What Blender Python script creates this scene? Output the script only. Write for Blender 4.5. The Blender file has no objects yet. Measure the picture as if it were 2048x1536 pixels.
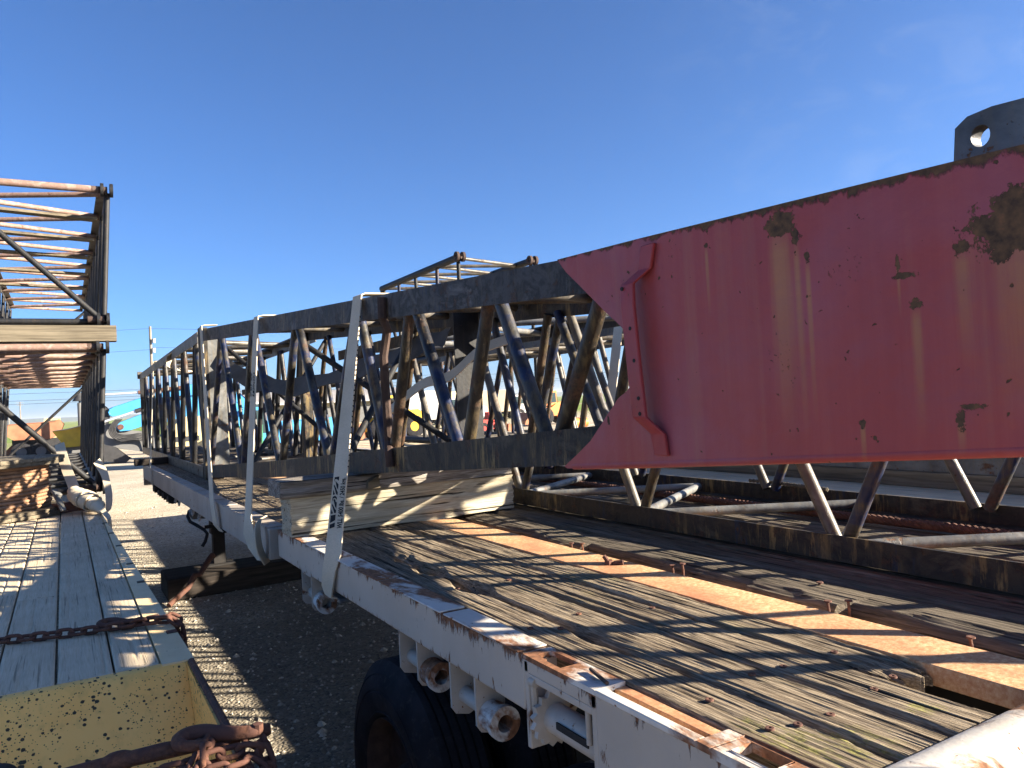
import bpy, math, random
import numpy as np
from mathutils import Vector, Matrix
from mathutils.geometry import tessellate_polygon
random.seed(7); rng = np.random.default_rng(7)
S = bpy.context.scene
COL = S.collection
PI = math.pi
V = Vector

# ------------------------------------------------------------------ materials
class G:
    """tiny node helper for one material"""
    def __init__(s, name, rough=.7, metal=0., spec=.32):
        m = s.m = bpy.data.materials.new(name); m.use_nodes = True
        s.t = m.node_tree; s.n = s.t.nodes
        s.b = s.n['Principled BSDF']
        s.b.inputs['Roughness'].default_value = rough
        s.b.inputs['Metallic'].default_value = metal
        s.b.inputs['Specular IOR Level'].default_value = spec
        s.tc = s.n.new('ShaderNodeTexCoord').outputs['Object']
        s.H = None
    def put(s, sock, v):
        if isinstance(v, bpy.types.NodeSocket): s.t.links.new(v, sock)
        elif isinstance(v, (tuple, list)) and len(v) == 3 and sock.type == 'RGBA': sock.default_value = (*v, 1)
        else: sock.default_value = v
    def map(s, sc=(1, 1, 1), loc=(0, 0, 0), rot=(0, 0, 0), src=None):
        n = s.n.new('ShaderNodeMapping'); s.put(n.inputs[0], src or s.tc)
        n.inputs['Scale'].default_value = sc; n.inputs['Location'].default_value = loc; n.inputs['Rotation'].default_value = rot
        return n.outputs[0]
    def noise(s, sc=(1, 1, 1), scale=1., det=5., rough=.55, dist=0., loc=(0, 0, 0)):
        n = s.n.new('ShaderNodeTexNoise'); s.put(n.inputs['Vector'], s.map(sc, loc))
        n.inputs['Scale'].default_value = scale; n.inputs['Detail'].default_value = det
        n.inputs['Roughness'].default_value = rough; n.inputs['Distortion'].default_value = dist
        return n.outputs['Fac']
    def voro(s, sc=(1, 1, 1), scale=1., feat='F1', out='Distance', loc=(0, 0, 0), rnd=1.):
        n = s.n.new('ShaderNodeTexVoronoi'); n.feature = feat; s.put(n.inputs['Vector'], s.map(sc, loc))
        n.inputs['Scale'].default_value = scale; n.inputs['Randomness'].default_value = rnd
        return n.outputs[out]
    def ramp(s, f, stops, interp='LINEAR'):
        n = s.n.new('ShaderNodeValToRGB'); s.put(n.inputs[0], f); r = n.color_ramp; r.interpolation = interp
        while len(r.elements) < len(stops): r.elements.new(.5)
        for e, (p, c) in zip(r.elements, stops):
            e.position = p; e.color = (*c, 1) if isinstance(c, (tuple, list)) else (c, c, c, 1)
        return n.outputs[0]
    def step(s, f, a, b): return s.ramp(f, [(a, 0.), (b, 1.)])
    def mix(s, f, a, b, mode='MIX'):
        n = s.n.new('ShaderNodeMix'); n.data_type = 'RGBA'; n.blend_type = mode
        s.put(n.inputs[0], f); s.put(n.inputs[6], a); s.put(n.inputs[7], b); return n.outputs[2]
    def math(s, op, a, b=0., c=0.):
        n = s.n.new('ShaderNodeMath'); n.operation = op
        s.put(n.inputs[0], a); s.put(n.inputs[1], b); s.put(n.inputs[2], c); return n.outputs[0]
    def sep(s):
        n = s.n.new('ShaderNodeSeparateXYZ'); s.put(n.inputs[0], s.tc); return n.outputs
    def bump(s, h, dist=.002, strength=1.):
        n = s.n.new('ShaderNodeBump'); n.inputs['Strength'].default_value = strength; n.inputs['Distance'].default_value = dist
        s.put(n.inputs['Height'], h)
        if s.H is not None: s.put(n.inputs['Normal'], s.H)
        s.H = n.outputs[0]; s.put(s.b.inputs['Normal'], s.H)
    def col(s, c): s.put(s.b.inputs['Base Color'], c); return s.m
    def rough(s, r): s.put(s.b.inputs['Roughness'], r)

def flat(name, c, rough=.6, metal=0., var=.25, scale=6., bump=0.):
    g = G(name, rough, metal)
    n = g.noise(scale=scale, det=6)
    d = tuple(x * (1 - var) for x in c); u = tuple(min(1, x * (1 + var)) for x in c)
    if bump: g.bump(g.noise(scale=scale * 8, det=4), bump)
    return g.col(g.ramp(n, [(.3, d), (.7, u)]))

def painted(name, c, c2, rust, r0=.58, r1=.64, scale=5., sc=(1, 1, 1), rough=.5, chips=True, streak=.3, bump=.0012):
    """worn paint: two paint tones, rust blotches, small chips, vertical runs"""
    g = G(name, rough)
    base = g.mix(g.step(g.noise(sc, scale * .8, 4), .35, .65), c, c2)
    run = g.step(g.noise((9, 9, .7), 3., 5, .6), .5, .75)
    base = g.mix(g.math('MULTIPLY', run, streak), base, tuple(.5 * a + .5 * b for a, b in zip(c2, rust)))
    blot = g.step(g.noise(sc, scale, 8, .62, .4), r0, r1)
    if chips:
        ch = g.step(g.noise(scale=scale * 9, det=3), .68, .72); blot = g.math('MAXIMUM', blot, ch)
    rc = g.ramp(g.noise(scale=60, det=5), [(.3, tuple(.45 * x for x in rust)), (.7, tuple(min(1, 1.3 * x) for x in rust))])
    g.bump(g.math('ADD', g.math('MULTIPLY', blot, -1.), g.math('MULTIPLY', g.noise(scale=70, det=4), .6)), bump)
    g.rough(g.ramp(blot, [(0, rough), (1, .9)]))
    return g.col(g.mix(blot, base, rc))

def wood(name, dark, light, axis=1, fine=95., green=0., bump=.003, checks=.5, rough=.88, deep=.42, moss=None):
    g = G(name, rough, spec=.2); raw = g.tc
    oi = g.n.new('ShaderNodeObjectInfo'); cb = g.n.new('ShaderNodeCombineXYZ'); va = g.n.new('ShaderNodeVectorMath')
    r_ = g.math('MULTIPLY', oi.outputs['Random'], 40.)
    for k_ in range(3): g.put(cb.inputs[k_], r_)
    g.put(va.inputs[0], raw); g.put(va.inputs[1], cb.outputs[0]); g.tc = va.outputs[0]
    sc = [1, 1, 1]; sc[axis] = .045; sc = tuple(sc)
    a = g.noise(sc, fine, 6, .6, .35); b = g.noise(sc, fine * .22, 4, .6, .6); big = g.noise(scale=2.3, det=4)
    f = g.math('ADD', g.math('MULTIPLY', a, .6), g.math('MULTIPLY', b, .4))
    c = g.ramp(f, [(.36, tuple(x * deep for x in dark)), (.46, dark), (.62, light)])
    c = g.mix(g.step(big, .35, .7), c, g.mix(.45, c, tuple(x * .55 for x in dark)))
    crack = g.math('MULTIPLY', g.step(g.noise(tuple(x * (.35 if i == axis else 1) for i, x in enumerate(sc)), fine * .45, 3, .5, .2, (3, 1, 2)), .62, .66), checks)
    c = g.mix(crack, c, tuple(x * .12 for x in dark))
    if green: c = g.mix(g.math('MULTIPLY', g.step(g.noise(sc=(3, 1.2, 3), scale=1.6, det=7, rough=.7), .56, .7), green), c, (.20, .22, .05))
    if moss:
        g.tc = raw; xyz = g.sep()
        d = None
        for (mx, my, sx, sy) in moss:
            u = g.math('DIVIDE', g.math('SUBTRACT', xyz[0], mx), sx); v = g.math('DIVIDE', g.math('SUBTRACT', xyz[1], my), sy)
            q = g.math('SUBTRACT', 1., g.math('ADD', g.math('MULTIPLY', u, u), g.math('MULTIPLY', v, v)))
            d = q if d is None else g.math('MAXIMUM', d, q)
        mm = g.step(g.math('ADD', g.math('MULTIPLY', d, .22), g.noise((1, .25, 1), 75, 8, .8)), .66, .80)
        c = g.mix(g.math('MULTIPLY', mm, .9), c, g.ramp(g.noise(scale=120, det=3), [(.35, (.09, .085, .025)), (.65, (.27, .26, .07))]))
    g.bump(g.math('SUBTRACT', f, crack), bump)
    return g.col(c)

M = {}
def steel(name, tones, rust, rthr=(.56, .62), sc=(1, 1, 1), scale=7., rough=.42, runs=.5, met=.0):
    g = G(name, rough, met)
    n = g.noise(sc, scale, 7, .6, .5)
    k = len(tones); c = g.ramp(n, [(.34 + .32 * i / max(1, k - 1), t) for i, t in enumerate(tones)])
    run = g.math('MULTIPLY', g.step(g.noise((16, 16, 1.1), 2.4, 6, .65), .48, .66), runs)
    c = g.mix(run, c, (.17, .125, .055))
    rm = g.step(g.noise(sc, scale * 1.3, 9, .68, .3, (5, 3, 1)), *rthr)
    rm = g.math('MAXIMUM', rm, g.step(g.noise(scale=55, det=3), .66, .71))
    rc = g.ramp(g.noise(scale=80, det=4), [(.3, tuple(.4 * x for x in rust)), (.7, rust)])
    g.bump(g.math('ADD', g.noise(scale=45, det=5), g.math('MULTIPLY', rm, -.7)), .0016)
    g.rough(g.ramp(rm, [(0, rough), (1, .85)]))
    return g.col(g.mix(rm, c, rc))

def m_chord(name, tone, ochre, k=1.):
    g = G(name, .6, spec=.25)
    c = g.ramp(g.noise((.7, .7, .9), 5, 8, .68, .4), [(.38, (.010, .010, .011)), (.46, tone), (.54, (.016, .015, .014)), (.64, tuple(1.9 * x for x in tone))])
    a = g.noise((15, 11, 1.6), 2.2, 8, .72, .3); b = g.noise((.6, 1.3, .6), 2.6, 4)
    run = g.math('MULTIPLY', g.step(a, .50, .60), g.step(b, .44, .62))
    c = g.mix(g.math('MULTIPLY', run, .85 * k), c, ochre)
    bl = g.math('MULTIPLY', g.step(g.noise((9, 9, 1.3), 3, 6, .7, 0, (4, 2, 7)), .56, .6), g.step(g.noise(scale=2, det=3, loc=(6, 6, 1)), .5, .6))
    c = g.mix(g.math('MULTIPLY', bl, .8), c, (.012, .024, .05))
    rm = g.step(g.noise(scale=11, det=9, rough=.72, loc=(5, 3, 1)), .57, .63)
    c = g.mix(rm, c, g.ramp(g.noise(scale=80, det=4), [(.3, (.035, .022, .016)), (.7, (.085, .045, .026))]))
    g.bump(g.math('ADD', g.noise(scale=45, det=6), g.math('MULTIPLY', rm, -.7)), .002)
    return g.col(c)
M['chord'] = m_chord('worn_black_chord', (.038, .032, .023), (.24, .165, .065), 1.1)
M['chord_up'] = m_chord('worn_upper_chord', (.060, .056, .054), (.17, .13, .08), .8)
M['tube'] = steel('lacing_tube_steel', [(.007, .008, .012), (.009, .009, .010), (.038, .038, .037), (.008, .017, .055), (.008, .011, .024), (.026, .022, .018)], (.10, .05, .03), (.58, .68), sc=(.6, .6, 1.0), scale=3.6, rough=.42, runs=.35)
M['tube_brown'] = steel('rusty_tube_steel', [(.026, .020, .015), (.013, .012, .011), (.055, .042, .029)], (.115, .06, .032), (.50, .62), scale=5, runs=.4)
M['tube_black'] = steel('black_tube_steel', [(.006, .0065, .008), (.009, .010, .012), (.016, .017, .020)], (.12, .06, .04), (.66, .72), scale=6, rough=.6, runs=.08)
M['tube_pink'] = steel('faded_pink_tube', [(.27, .175, .145), (.20, .125, .10), (.33, .245, .205)], (.20, .10, .06), (.57, .66), scale=9, rough=.6, runs=.35)
M['grey_steel'] = steel('grey_steel', [(.06, .06, .062), (.12, .125, .125), (.18, .18, .175)], (.15, .08, .045), (.60, .66), scale=6, runs=.3)
M['pole_steel'] = steel('dusty_steel', [(.035, .033, .031), (.075, .069, .062), (.13, .12, .10)], (.10, .055, .03), (.56, .66), scale=6, runs=.4)
def m_rail():
    g = G('chipped_white_rail', .5); xyz = g.sep()
    c = g.ramp(g.noise(scale=2.5, det=5), [(.3, (.42, .365, .30)), (.7, (.50, .445, .375))])
    run = g.step(g.noise((1, 14, .9), 1.9, 7, .7), .5, .8)
    c = g.mix(g.math('MULTIPLY', run, .4), c, (.45, .36, .26))
    t = g.math('SUBTRACT', 1.352, xyz[2])
    n = g.noise((1, 9, 2.2), 2.3, 10, .8, .6); big = g.noise((1, 1.6, 1), 1.7, 4)
    drip = g.step(g.math('SUBTRACT', g.math('ADD', n, g.math('MULTIPLY', big, .5)), g.math('MULTIPLY', t, 3.0)), .71, .745)
    b = g.math('SUBTRACT', xyz[2], 1.19)
    low = g.step(g.math('SUBTRACT', g.noise((1, 14, 4), 2.2, 7, .7, 0, (3, 1, 2)), g.math('MULTIPLY', g.math('ABSOLUTE', b), 3.2)), .50, .56)
    ch = g.step(g.noise((1, 1, .45), 30, 4, .6, 0, (2, 5, 1)), .685, .71)
    dr2 = g.step(g.noise((1, 13, 1.2), 2.4, 9, .78, .3, (9, 4, 2)), .665, .695)
    mk = g.math('MAXIMUM', g.math('MAXIMUM', drip, low), g.math('MAXIMUM', ch, dr2))
    rc = g.ramp(g.noise(scale=55, det=5), [(.3, (.07, .035, .02)), (.7, (.25, .11, .05))])
    g.bump(g.math('ADD', g.math('MULTIPLY', mk, -1.), g.math('MULTIPLY', g.noise(scale=50, det=5), .6)), .0015)
    g.rough(g.ramp(mk, [(0, .48), (1, .9)]))
    return g.col(g.mix(mk, c, rc))
M['rail'] = m_rail()
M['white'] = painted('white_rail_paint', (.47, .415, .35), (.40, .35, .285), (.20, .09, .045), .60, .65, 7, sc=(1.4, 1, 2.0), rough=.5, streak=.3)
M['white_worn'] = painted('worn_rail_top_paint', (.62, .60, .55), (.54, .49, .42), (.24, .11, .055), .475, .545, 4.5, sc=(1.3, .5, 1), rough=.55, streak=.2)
M['far_rail'] = painted('dusty_rail_paint', (.40, .355, .30), (.31, .27, .225), (.16, .085, .05), .62, .68, 3, rough=.6, streak=.45)
M['yellow_face'] = None
M['cream_rail'] = painted('cream_rail_paint', (.74, .57, .32), (.66, .50, .27), (.10, .07, .04), .66, .70, 8, rough=.5, streak=.08)
M['rust'] = painted('brown_rust', (.115, .052, .036), (.08, .038, .028), (.15, .068, .04), .5, .6, 14, rough=.85, streak=.1, bump=.002)
M['rust_dark'] = flat('dark_rust', (.055, .035, .028), .85, var=.4, scale=14, bump=.002)
M['dark'] = flat('dark_frame_steel', (.020, .018, .017), .75, var=.4, scale=8, bump=.001)
M['strap'] = None
M['black_print'] = flat('black_print', (.012, .012, .013), .8, var=.1)
M['rubber'] = None
M['deck'] = wood('mossy_deck_wood', (.15, .115, .078), (.38, .31, .22), 1, 270, green=.18, bump=.006, checks=.9, moss=[(-1.08, -4.93, .09, .22), (-1.0, -5.02, .12, .12), (-.75, -5.0, .07, .06)])
M['deck_dark'] = wood('dark_rotten_deck_wood', (.10, .082, .06), (.20, .165, .125), 1, 170, green=.1, bump=.004, checks=.8)
M['timber'] = wood('pale_timber', (.36, .315, .225), (.52, .465, .35), 0, 150, bump=.005, checks=1., deep=.5)
M['timber_old'] = wood('cracked_grey_timber', (.17, .15, .125), (.40, .37, .33), 0, 150, bump=.007, checks=1.)
M['timber_x'] = wood('tan_timber', (.12, .10, .07), (.20, .17, .12), 0, 40, bump=.002, checks=.4)
M['timber_y'] = wood('weathered_long_timber', (.15, .125, .088), (.26, .22, .155), 1, 40, bump=.002, checks=.4)
M['plank_grey'] = wood('silver_grey_plank', (.58, .47, .32), (.66, .55, .39), 1, 190, bump=.0018, checks=.5, deep=.78)
M['bigtimber'] = wood('tarred_timber', (.025, .02, .017), (.055, .045, .036), 0, 30, bump=.004)

def m_red():
    g = G('faded_red_paint', .42)
    st = g.noise((14, 14, .5), 1.4, 8, .68)
    big = g.noise(scale=2.2, det=4)
    c = g.ramp(st, [(.3, (.295, .046, .047)), (.5, (.32, .053, .052)), (.72, (.34, .066, .060))])
    c = g.mix(g.step(big, .45, .75), c, (.30, .085, .115))
    c = g.mix(g.math('MULTIPLY', g.step(g.noise((7, 7, .35), 1.5, 5, .6, 0, (4, 4, 1)), .56, .72), .25), c, (.36, .17, .10))
    xyz = g.sep()
    # worn places of this plate (y along the boom, z up, both local), each with rust runs under it
    rust_m = None; run_m = None
    wob = g.math('MULTIPLY', g.math('SUBTRACT', g.noise(scale=26, det=7, rough=.72), .5), 2.1)
    wob2 = g.math('MULTIPLY', g.math('SUBTRACT', g.noise(scale=75, det=6, rough=.75), .5), 4.2)
    for (y, z, ry, rz, rl) in RUST:
        dy = g.math('DIVIDE', g.math('SUBTRACT', xyz[1], y), ry); dz = g.math('DIVIDE', g.math('SUBTRACT', xyz[2], z), rz)
        d = g.math('SQRT', g.math('ADD', g.math('MULTIPLY', dy, dy), g.math('MULTIPLY', dz, dz)))
        d = g.math('ADD', d, wob if ry > .03 else wob2)
        mk = g.math('LESS_THAN', d, 1.)
        rust_m = mk if rust_m is None else g.math('MAXIMUM', rust_m, mk)
        if rl:
            a = g.math('SUBTRACT', 1., g.math('ABSOLUTE', g.math('DIVIDE', g.math('SUBTRACT', xyz[1], y), ry * 1.15)))
            a = g.math('ADD', a, g.math('MULTIPLY', g.math('SUBTRACT', st, .5), 1.6))
            a = g.step(a, .05, .75)
            b = g.step(g.math('DIVIDE', g.math('SUBTRACT', z, xyz[2]), rl), 0., .12)
            e = g.step(g.math('DIVIDE', g.math('SUBTRACT', z, xyz[2]), rl), .25, 1.)
            k = g.math('MULTIPLY', g.math('MULTIPLY', a, b), g.math('SUBTRACT', 1., e))
            run_m = k if run_m is None else g.math('MAXIMUM', run_m, k)
    c = g.mix(g.math('MULTIPLY', run_m, .62), c, (.38, .185, .07))
    c = g.mix(g.math('MULTIPLY', g.step(g.noise(scale=5.5, det=8, rough=.7, loc=(2, 8, 1)), .5, .7), .35), c, (.25, .07, .085))
    # chipped upper edge of the plate (edge follows z = .066*y + const)
    edge = g.math('SUBTRACT', g.math('SUBTRACT', xyz[2], g.math('MULTIPLY', xyz[1], .048)), EDGE0)
    edge = g.math('ADD', edge, g.math('MULTIPLY', g.math('SUBTRACT', g.noise((1, 2.2, 1), 9., 7, .7), .5), .085))
    rust_m = g.math('MAXIMUM', rust_m, g.step(edge, .0, .008))
    chips = g.math('MAXIMUM', g.step(g.noise(scale=42, det=3, rough=.5, loc=(1, 2, 3)), .715, .735), g.math('MULTIPLY', g.step(g.noise(scale=110, det=3), .64, .67), g.step(g.noise(scale=5, det=4, loc=(2, 9, 4)), .64, .70)))
    rust_m = g.math('MAXIMUM', rust_m, chips)
    rc = g.ramp(g.noise(scale=50, det=6), [(.3, (.045, .03, .022)), (.6, (.13, .075, .04)), (.8, (.22, .10, .05))])
    c = g.mix(rust_m, c, rc)
    g.bump(g.math('ADD', g.math('MULTIPLY', rust_m, -1.2), g.math('ADD', g.noise(scale=28, det=5), g.math('MULTIPLY', big, 2.))), .0022)
    g.rough(g.ramp(rust_m, [(0, .46), (1, .9)]))
    return g.col(c)

def m_yellow():
    g = G('spotted_yellow_paint', .45)
    c = g.ramp(g.noise(scale=4, det=5), [(.3, (.95, .50, .12)), (.7, (.96, .56, .16))])
    c = g.mix(g.math('MULTIPLY', g.step(g.noise((12, 12, .7), 2, 5), .55, .75), .3), c, (.40, .24, .07))
    n = g.voro(scale=38); big = g.noise(scale=3.2, det=3)
    thr = g.math('ADD', .10, g.math('MULTIPLY', g.step(big, .3, .7), .26))
    wob = g.math('ADD', n, g.math('MULTIPLY', g.math('SUBTRACT', g.noise(scale=150, det=3), .5), .18))
    cell = g.math('GREATER_THAN', g.voro(scale=38, out='Color'), .18)
    sp = g.math('MULTIPLY', g.math('LESS_THAN', wob, thr), cell)
    n2 = g.math('ADD', g.voro(scale=85, loc=(3, 3, 3)), g.math('MULTIPLY', g.noise(scale=200), .1))
    sp2 = g.math('MULTIPLY', g.math('LESS_THAN', n2, .25), g.step(g.noise(scale=6, det=3, loc=(7, 1, 1)), .42, .5))
    sp = g.math('MAXIMUM', sp, sp2)
    g.bump(sp, -.0008)
    return g.col(g.mix(sp, c, (.055, .045, .022)))

def m_strap():
    g = G('webbing', .85, spec=.2)
    n = g.noise(scale=5, det=5); w = g.noise((70, 70, 300), 1., 2)
    g.bump(w, .0008)
    c = g.ramp(n, [(.3, (.50, .42, .30)), (.7, (.60, .52, .39))])
    return g.col(g.mix(g.math('MULTIPLY', g.step(w, .45, .6), .25), c, (.34, .31, .25)))

def m_rubber():
    g = G('tyre_rubber', .88, spec=.15)
    c = g.ramp(g.noise(scale=9, det=6), [(.3, (.012, .012, .014)), (.7, (.028, .027, .030))])
    c = g.mix(g.math('MULTIPLY', g.step(g.noise((1, 6, 6), 6, 6, .7), .55, .75), .4), c, (.09, .085, .075))
    g.bump(g.noise(scale=70, det=5), .001)
    return g.col(c)

def m_ground():
    g = G('gravel_ground', .95, spec=.1)
    big = g.noise(scale=.45, det=6, rough=.6); med = g.noise(scale=6, det=7, rough=.7); peb = g.voro(scale=42); pc = g.voro(scale=42, out='Color')
    c = g.ramp(med, [(.3, (.40, .335, .235)), (.7, (.60, .52, .385))])
    pcv = g.n.new('ShaderNodeSeparateColor'); g.put(pcv.inputs[0], pc)
    c = g.mix(g.step(peb, .45, .25), c, g.ramp(pcv.outputs[0], [(0, (.20, .18, .15)), (.6, (.52, .46, .36)), (1, (.68, .63, .52))]))
    c = g.mix(g.math('MULTIPLY', g.step(big, .4, .65), .4), c, (.19, .155, .11))
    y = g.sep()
    yard_shade = g.ramp(g.math('ADD', g.math('DIVIDE', y[1], 20.), g.math('MULTIPLY', g.noise(scale=.7, det=6, rough=.65), .4)), [(.58, 1.), (.74, 0.)])  # near ground painted darker, deepening the shade under and between the trailers
    c = g.mix(g.math('MULTIPLY', yard_shade, .62), c, (.10, .088, .07))
    # far land: pale green and straw fields
    far = g.step(g.math('ADD', g.math('DIVIDE', y[1], 400.), g.math('MULTIPLY', g.noise(scale=.02, det=4), .06)), .165, .22)
    fld = g.ramp(g.noise((.004, .02, 1), 1., 4), [(.35, (.20, .25, .06)), (.5, (.15, .22, .05)), (.6, (.28, .25, .13)), (.7, (.17, .24, .07))])
    c = g.mix(far, c, fld)
    g.bump(g.math('ADD', g.math('MULTIPLY', peb, -.6), med), .02)
    return g.col(c)

def m_ruststrip():
    g = G('orange_rust_strip', .8)
    n = g.noise(scale=75, det=6, rough=.7); b = g.noise((1, .6, 1), 4, 4)
    c = g.ramp(n, [(.35, (.42, .20, .09)), (.5, (.56, .33, .165)), (.62, (.66, .47, .27))])
    c = g.mix(g.step(b, .42, .7), c, (.36, .15, .075))
    g.bump(n, .0015)
    return g.col(c)
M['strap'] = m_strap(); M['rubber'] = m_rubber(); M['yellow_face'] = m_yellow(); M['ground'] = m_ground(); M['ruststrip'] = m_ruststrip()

# ------------------------------------------------------------------ mesh helpers
def wloc(o):
    p = V((0, 0, 0))
    while o is not None: p += o.location; o = o.parent
    return p
def tag(o, label=None, cat=None, group=None, kind=None):
    if label: o['label'] = label
    if cat: o['category'] = cat
    if group: o['group'] = group
    if kind: o['kind'] = kind
    return o
def thing(name, label, cat, loc, group=None):
    o = bpy.data.objects.new(name, None); o.empty_display_size = .2; COL.objects.link(o); o.location = loc
    return tag(o, label, cat, group)
class MB:
    def __init__(s): s.v = []; s.f = []
    def add(s, vs, fs):
        k = len(s.v); s.v += [tuple(p) for p in vs]; s.f += [tuple(k + i for i in f) for f in fs]; return s
    def box(s, lo, hi):
        (a, b, c), (d, e, f) = lo, hi
        return s.add([(a, b, c), (d, b, c), (d, e, c), (a, e, c), (a, b, f), (d, b, f), (d, e, f), (a, e, f)],
                     [(0, 3, 2, 1), (4, 5, 6, 7), (0, 1, 5, 4), (1, 2, 6, 5), (2, 3, 7, 6), (3, 0, 4, 7)])
    def hexa(s, p):  # 8 corners, bottom four then top four
        return s.add(p, [(0, 3, 2, 1), (4, 5, 6, 7), (0, 1, 5, 4), (1, 2, 6, 5), (2, 3, 7, 6), (3, 0, 4, 7)])
    def bar(s, p, q, w, h, up=(0, 0, 1)):  # rectangular bar
        p = V(p); q = V(q); d = (q - p).normalized(); u = V(up); x = d.cross(u).normalized(); u = x.cross(d)
        c = [(-1, -1), (1, -1), (1, 1), (-1, 1)]
        a = [p + x * (w / 2 * i) + u * (h / 2 * j) for i, j in c]; b = [q + x * (w / 2 * i) + u * (h / 2 * j) for i, j in c]
        return s.add(a + b, [(3, 2, 1, 0), (4, 5, 6, 7), (0, 1, 5, 4), (1, 2, 6, 5), (2, 3, 7, 6), (3, 0, 4, 7)])
    def prism(s, polys, axis, a, b, fa=None, fb=None):
        """polys: outer loop then holes, 2-D in the other two axes (in x,y,z order); extruded from a to b (callables allowed)"""
        def lift(p, t):
            t = t(*p) if callable(t) else t
            return {0: (t, p[0], p[1]), 1: (p[0], t, p[1]), 2: (p[0], p[1], t)}[axis]
        flatp = [p for L in polys for p in L]; n = len(flatp)
        tris = tessellate_polygon([[V((p[0], p[1], 0)) for p in L] for L in polys])
        vs = [lift(p, a) for p in flatp] + [lift(p, b) for p in flatp]; fs = []
        for t in tris: fs += [tuple(t), tuple(n + i for i in reversed(t))]
        k = 0
        for L in polys:
            m = len(L)
            for i in range(m):
                j = (i + 1) % m; fs.append((k + i, k + j, n + k + j, n + k + i))
            k += m
        return s.add(vs, fs)
    def path(s, pts, r, n=10, closed=False, cap=True, flat=1.):
        P = [V(p) for p in pts]; m = len(P); rs = r if isinstance(r, (list, tuple)) else [r] * m
        k = len(s.v); prev = None
        for i in range(m):
            if closed: d = (P[(i + 1) % m] - P[i - 1]).normalized()
            else: d = (P[min(i + 1, m - 1)] - P[max(i - 1, 0)]).normalized()
            if prev is None:
                a = V((0, 0, 1)) if abs(d.z) < .9 else V((1, 0, 0)); x = d.cross(a).normalized()
            else: x = (prev - d * prev.dot(d)).normalized()
            prev = x; y = d.cross(x)
            for j in range(n):
                t = 2 * PI * j / n; s.v.append(tuple(P[i] + x * (rs[i] * math.cos(t)) + y * (rs[i] * flat * math.sin(t))))
        for i in range(m if closed else m - 1):
            for j in range(n):
                a = k + i * n + j; b = k + i * n + (j + 1) % n; i2 = (i + 1) % m
                s.f.append((a, b, k + i2 * n + (j + 1) % n, k + i2 * n + j))
        if cap and not closed:
            s.f.append(tuple(k + j for j in reversed(range(n)))); s.f.append(tuple(k + (m - 1) * n + j for j in range(n)))
        return s
    def tube(s, p, q, r, n=12, r2=None): return s.path([p, q], [r, r if r2 is None else r2], n)
    def lathe(s, prof, c, axis='x', n=48, arc=None):
        """prof: (offset along axis, radius) loop; closed"""
        k = len(s.v); m = len(prof)
        for i in range(n):
            t = 2 * PI * i / n
            for (a, r) in prof:
                u, w = r * math.cos(t), r * math.sin(t)
                s.v.append({'x': (c[0] + a, c[1] + u, c[2] + w), 'y': (c[0] + u, c[1] + a, c[2] + w), 'z': (c[0] + u, c[1] + w, c[2] + a)}[axis])
        for i in range(n):
            for j in range(m):
                s.f.append((k + i * m + j, k + i * m + (j + 1) % m, k + ((i + 1) % n) * m + (j + 1) % m, k + ((i + 1) % n) * m + j))
        return s
    def ball(s, c, r, n=10, sq=(1, 1, 1)):
        k = len(s.v); R = n // 2 + 1
        for i in range(R + 1):
            th = PI * i / R
            for j in range(n):
                ph = 2 * PI * j / n
                s.v.append((c[0] + r * sq[0] * math.sin(th) * math.cos(ph), c[1] + r * sq[1] * math.sin(th) * math.sin(ph), c[2] + r * sq[2] * math.cos(th)))
        for i in range(R):
            for j in range(n):
                s.f.append((k + i * n + j, k + (i + 1) * n + j, k + (i + 1) * n + (j + 1) % n, k + i * n + (j + 1) % n))
        return s
    def build(s, name, mat, parent=None, bevel=0, smooth=True, label=None, jit=0.):
        me = bpy.data.meshes.new(name)
        vs = np.array(s.v, float)
        if jit: vs = vs + rng.normal(0, jit, vs.shape)
        if parent is not None: o0 = np.array(wloc(parent)); loc = (0, 0, 0)
        else:
            o0 = np.array([(vs[:, 0].min() + vs[:, 0].max()) / 2, (vs[:, 1].min() + vs[:, 1].max()) / 2, vs[:, 2].min()]); loc = o0
        me.from_pydata((vs - o0).tolist(), [], s.f); me.update()
        me.materials.append(M[mat] if isinstance(mat, str) else mat)
        if smooth:
            me.polygons.foreach_set('use_smooth', [True] * len(me.polygons)); me.set_sharp_from_angle(angle=math.radians(38))
        o = bpy.data.objects.new(name, me); COL.objects.link(o); o.location = loc; o.parent = parent
        if bevel:
            b = o.modifiers.new('bevel', 'BEVEL'); b.width = bevel; b.segments = 2; b.limit_method = 'ANGLE'
        if label: o['label'] = label
        return o
def lerp(a, b, t): return a + (b - a) * t
def copy_tree(o, off, parent=None):
    c = o.copy(); COL.objects.link(c)
    if parent is None: c.location = o.location + V(off)
    else: c.parent = parent
    for ch in o.children: copy_tree(ch, off, c)
    return c
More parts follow.
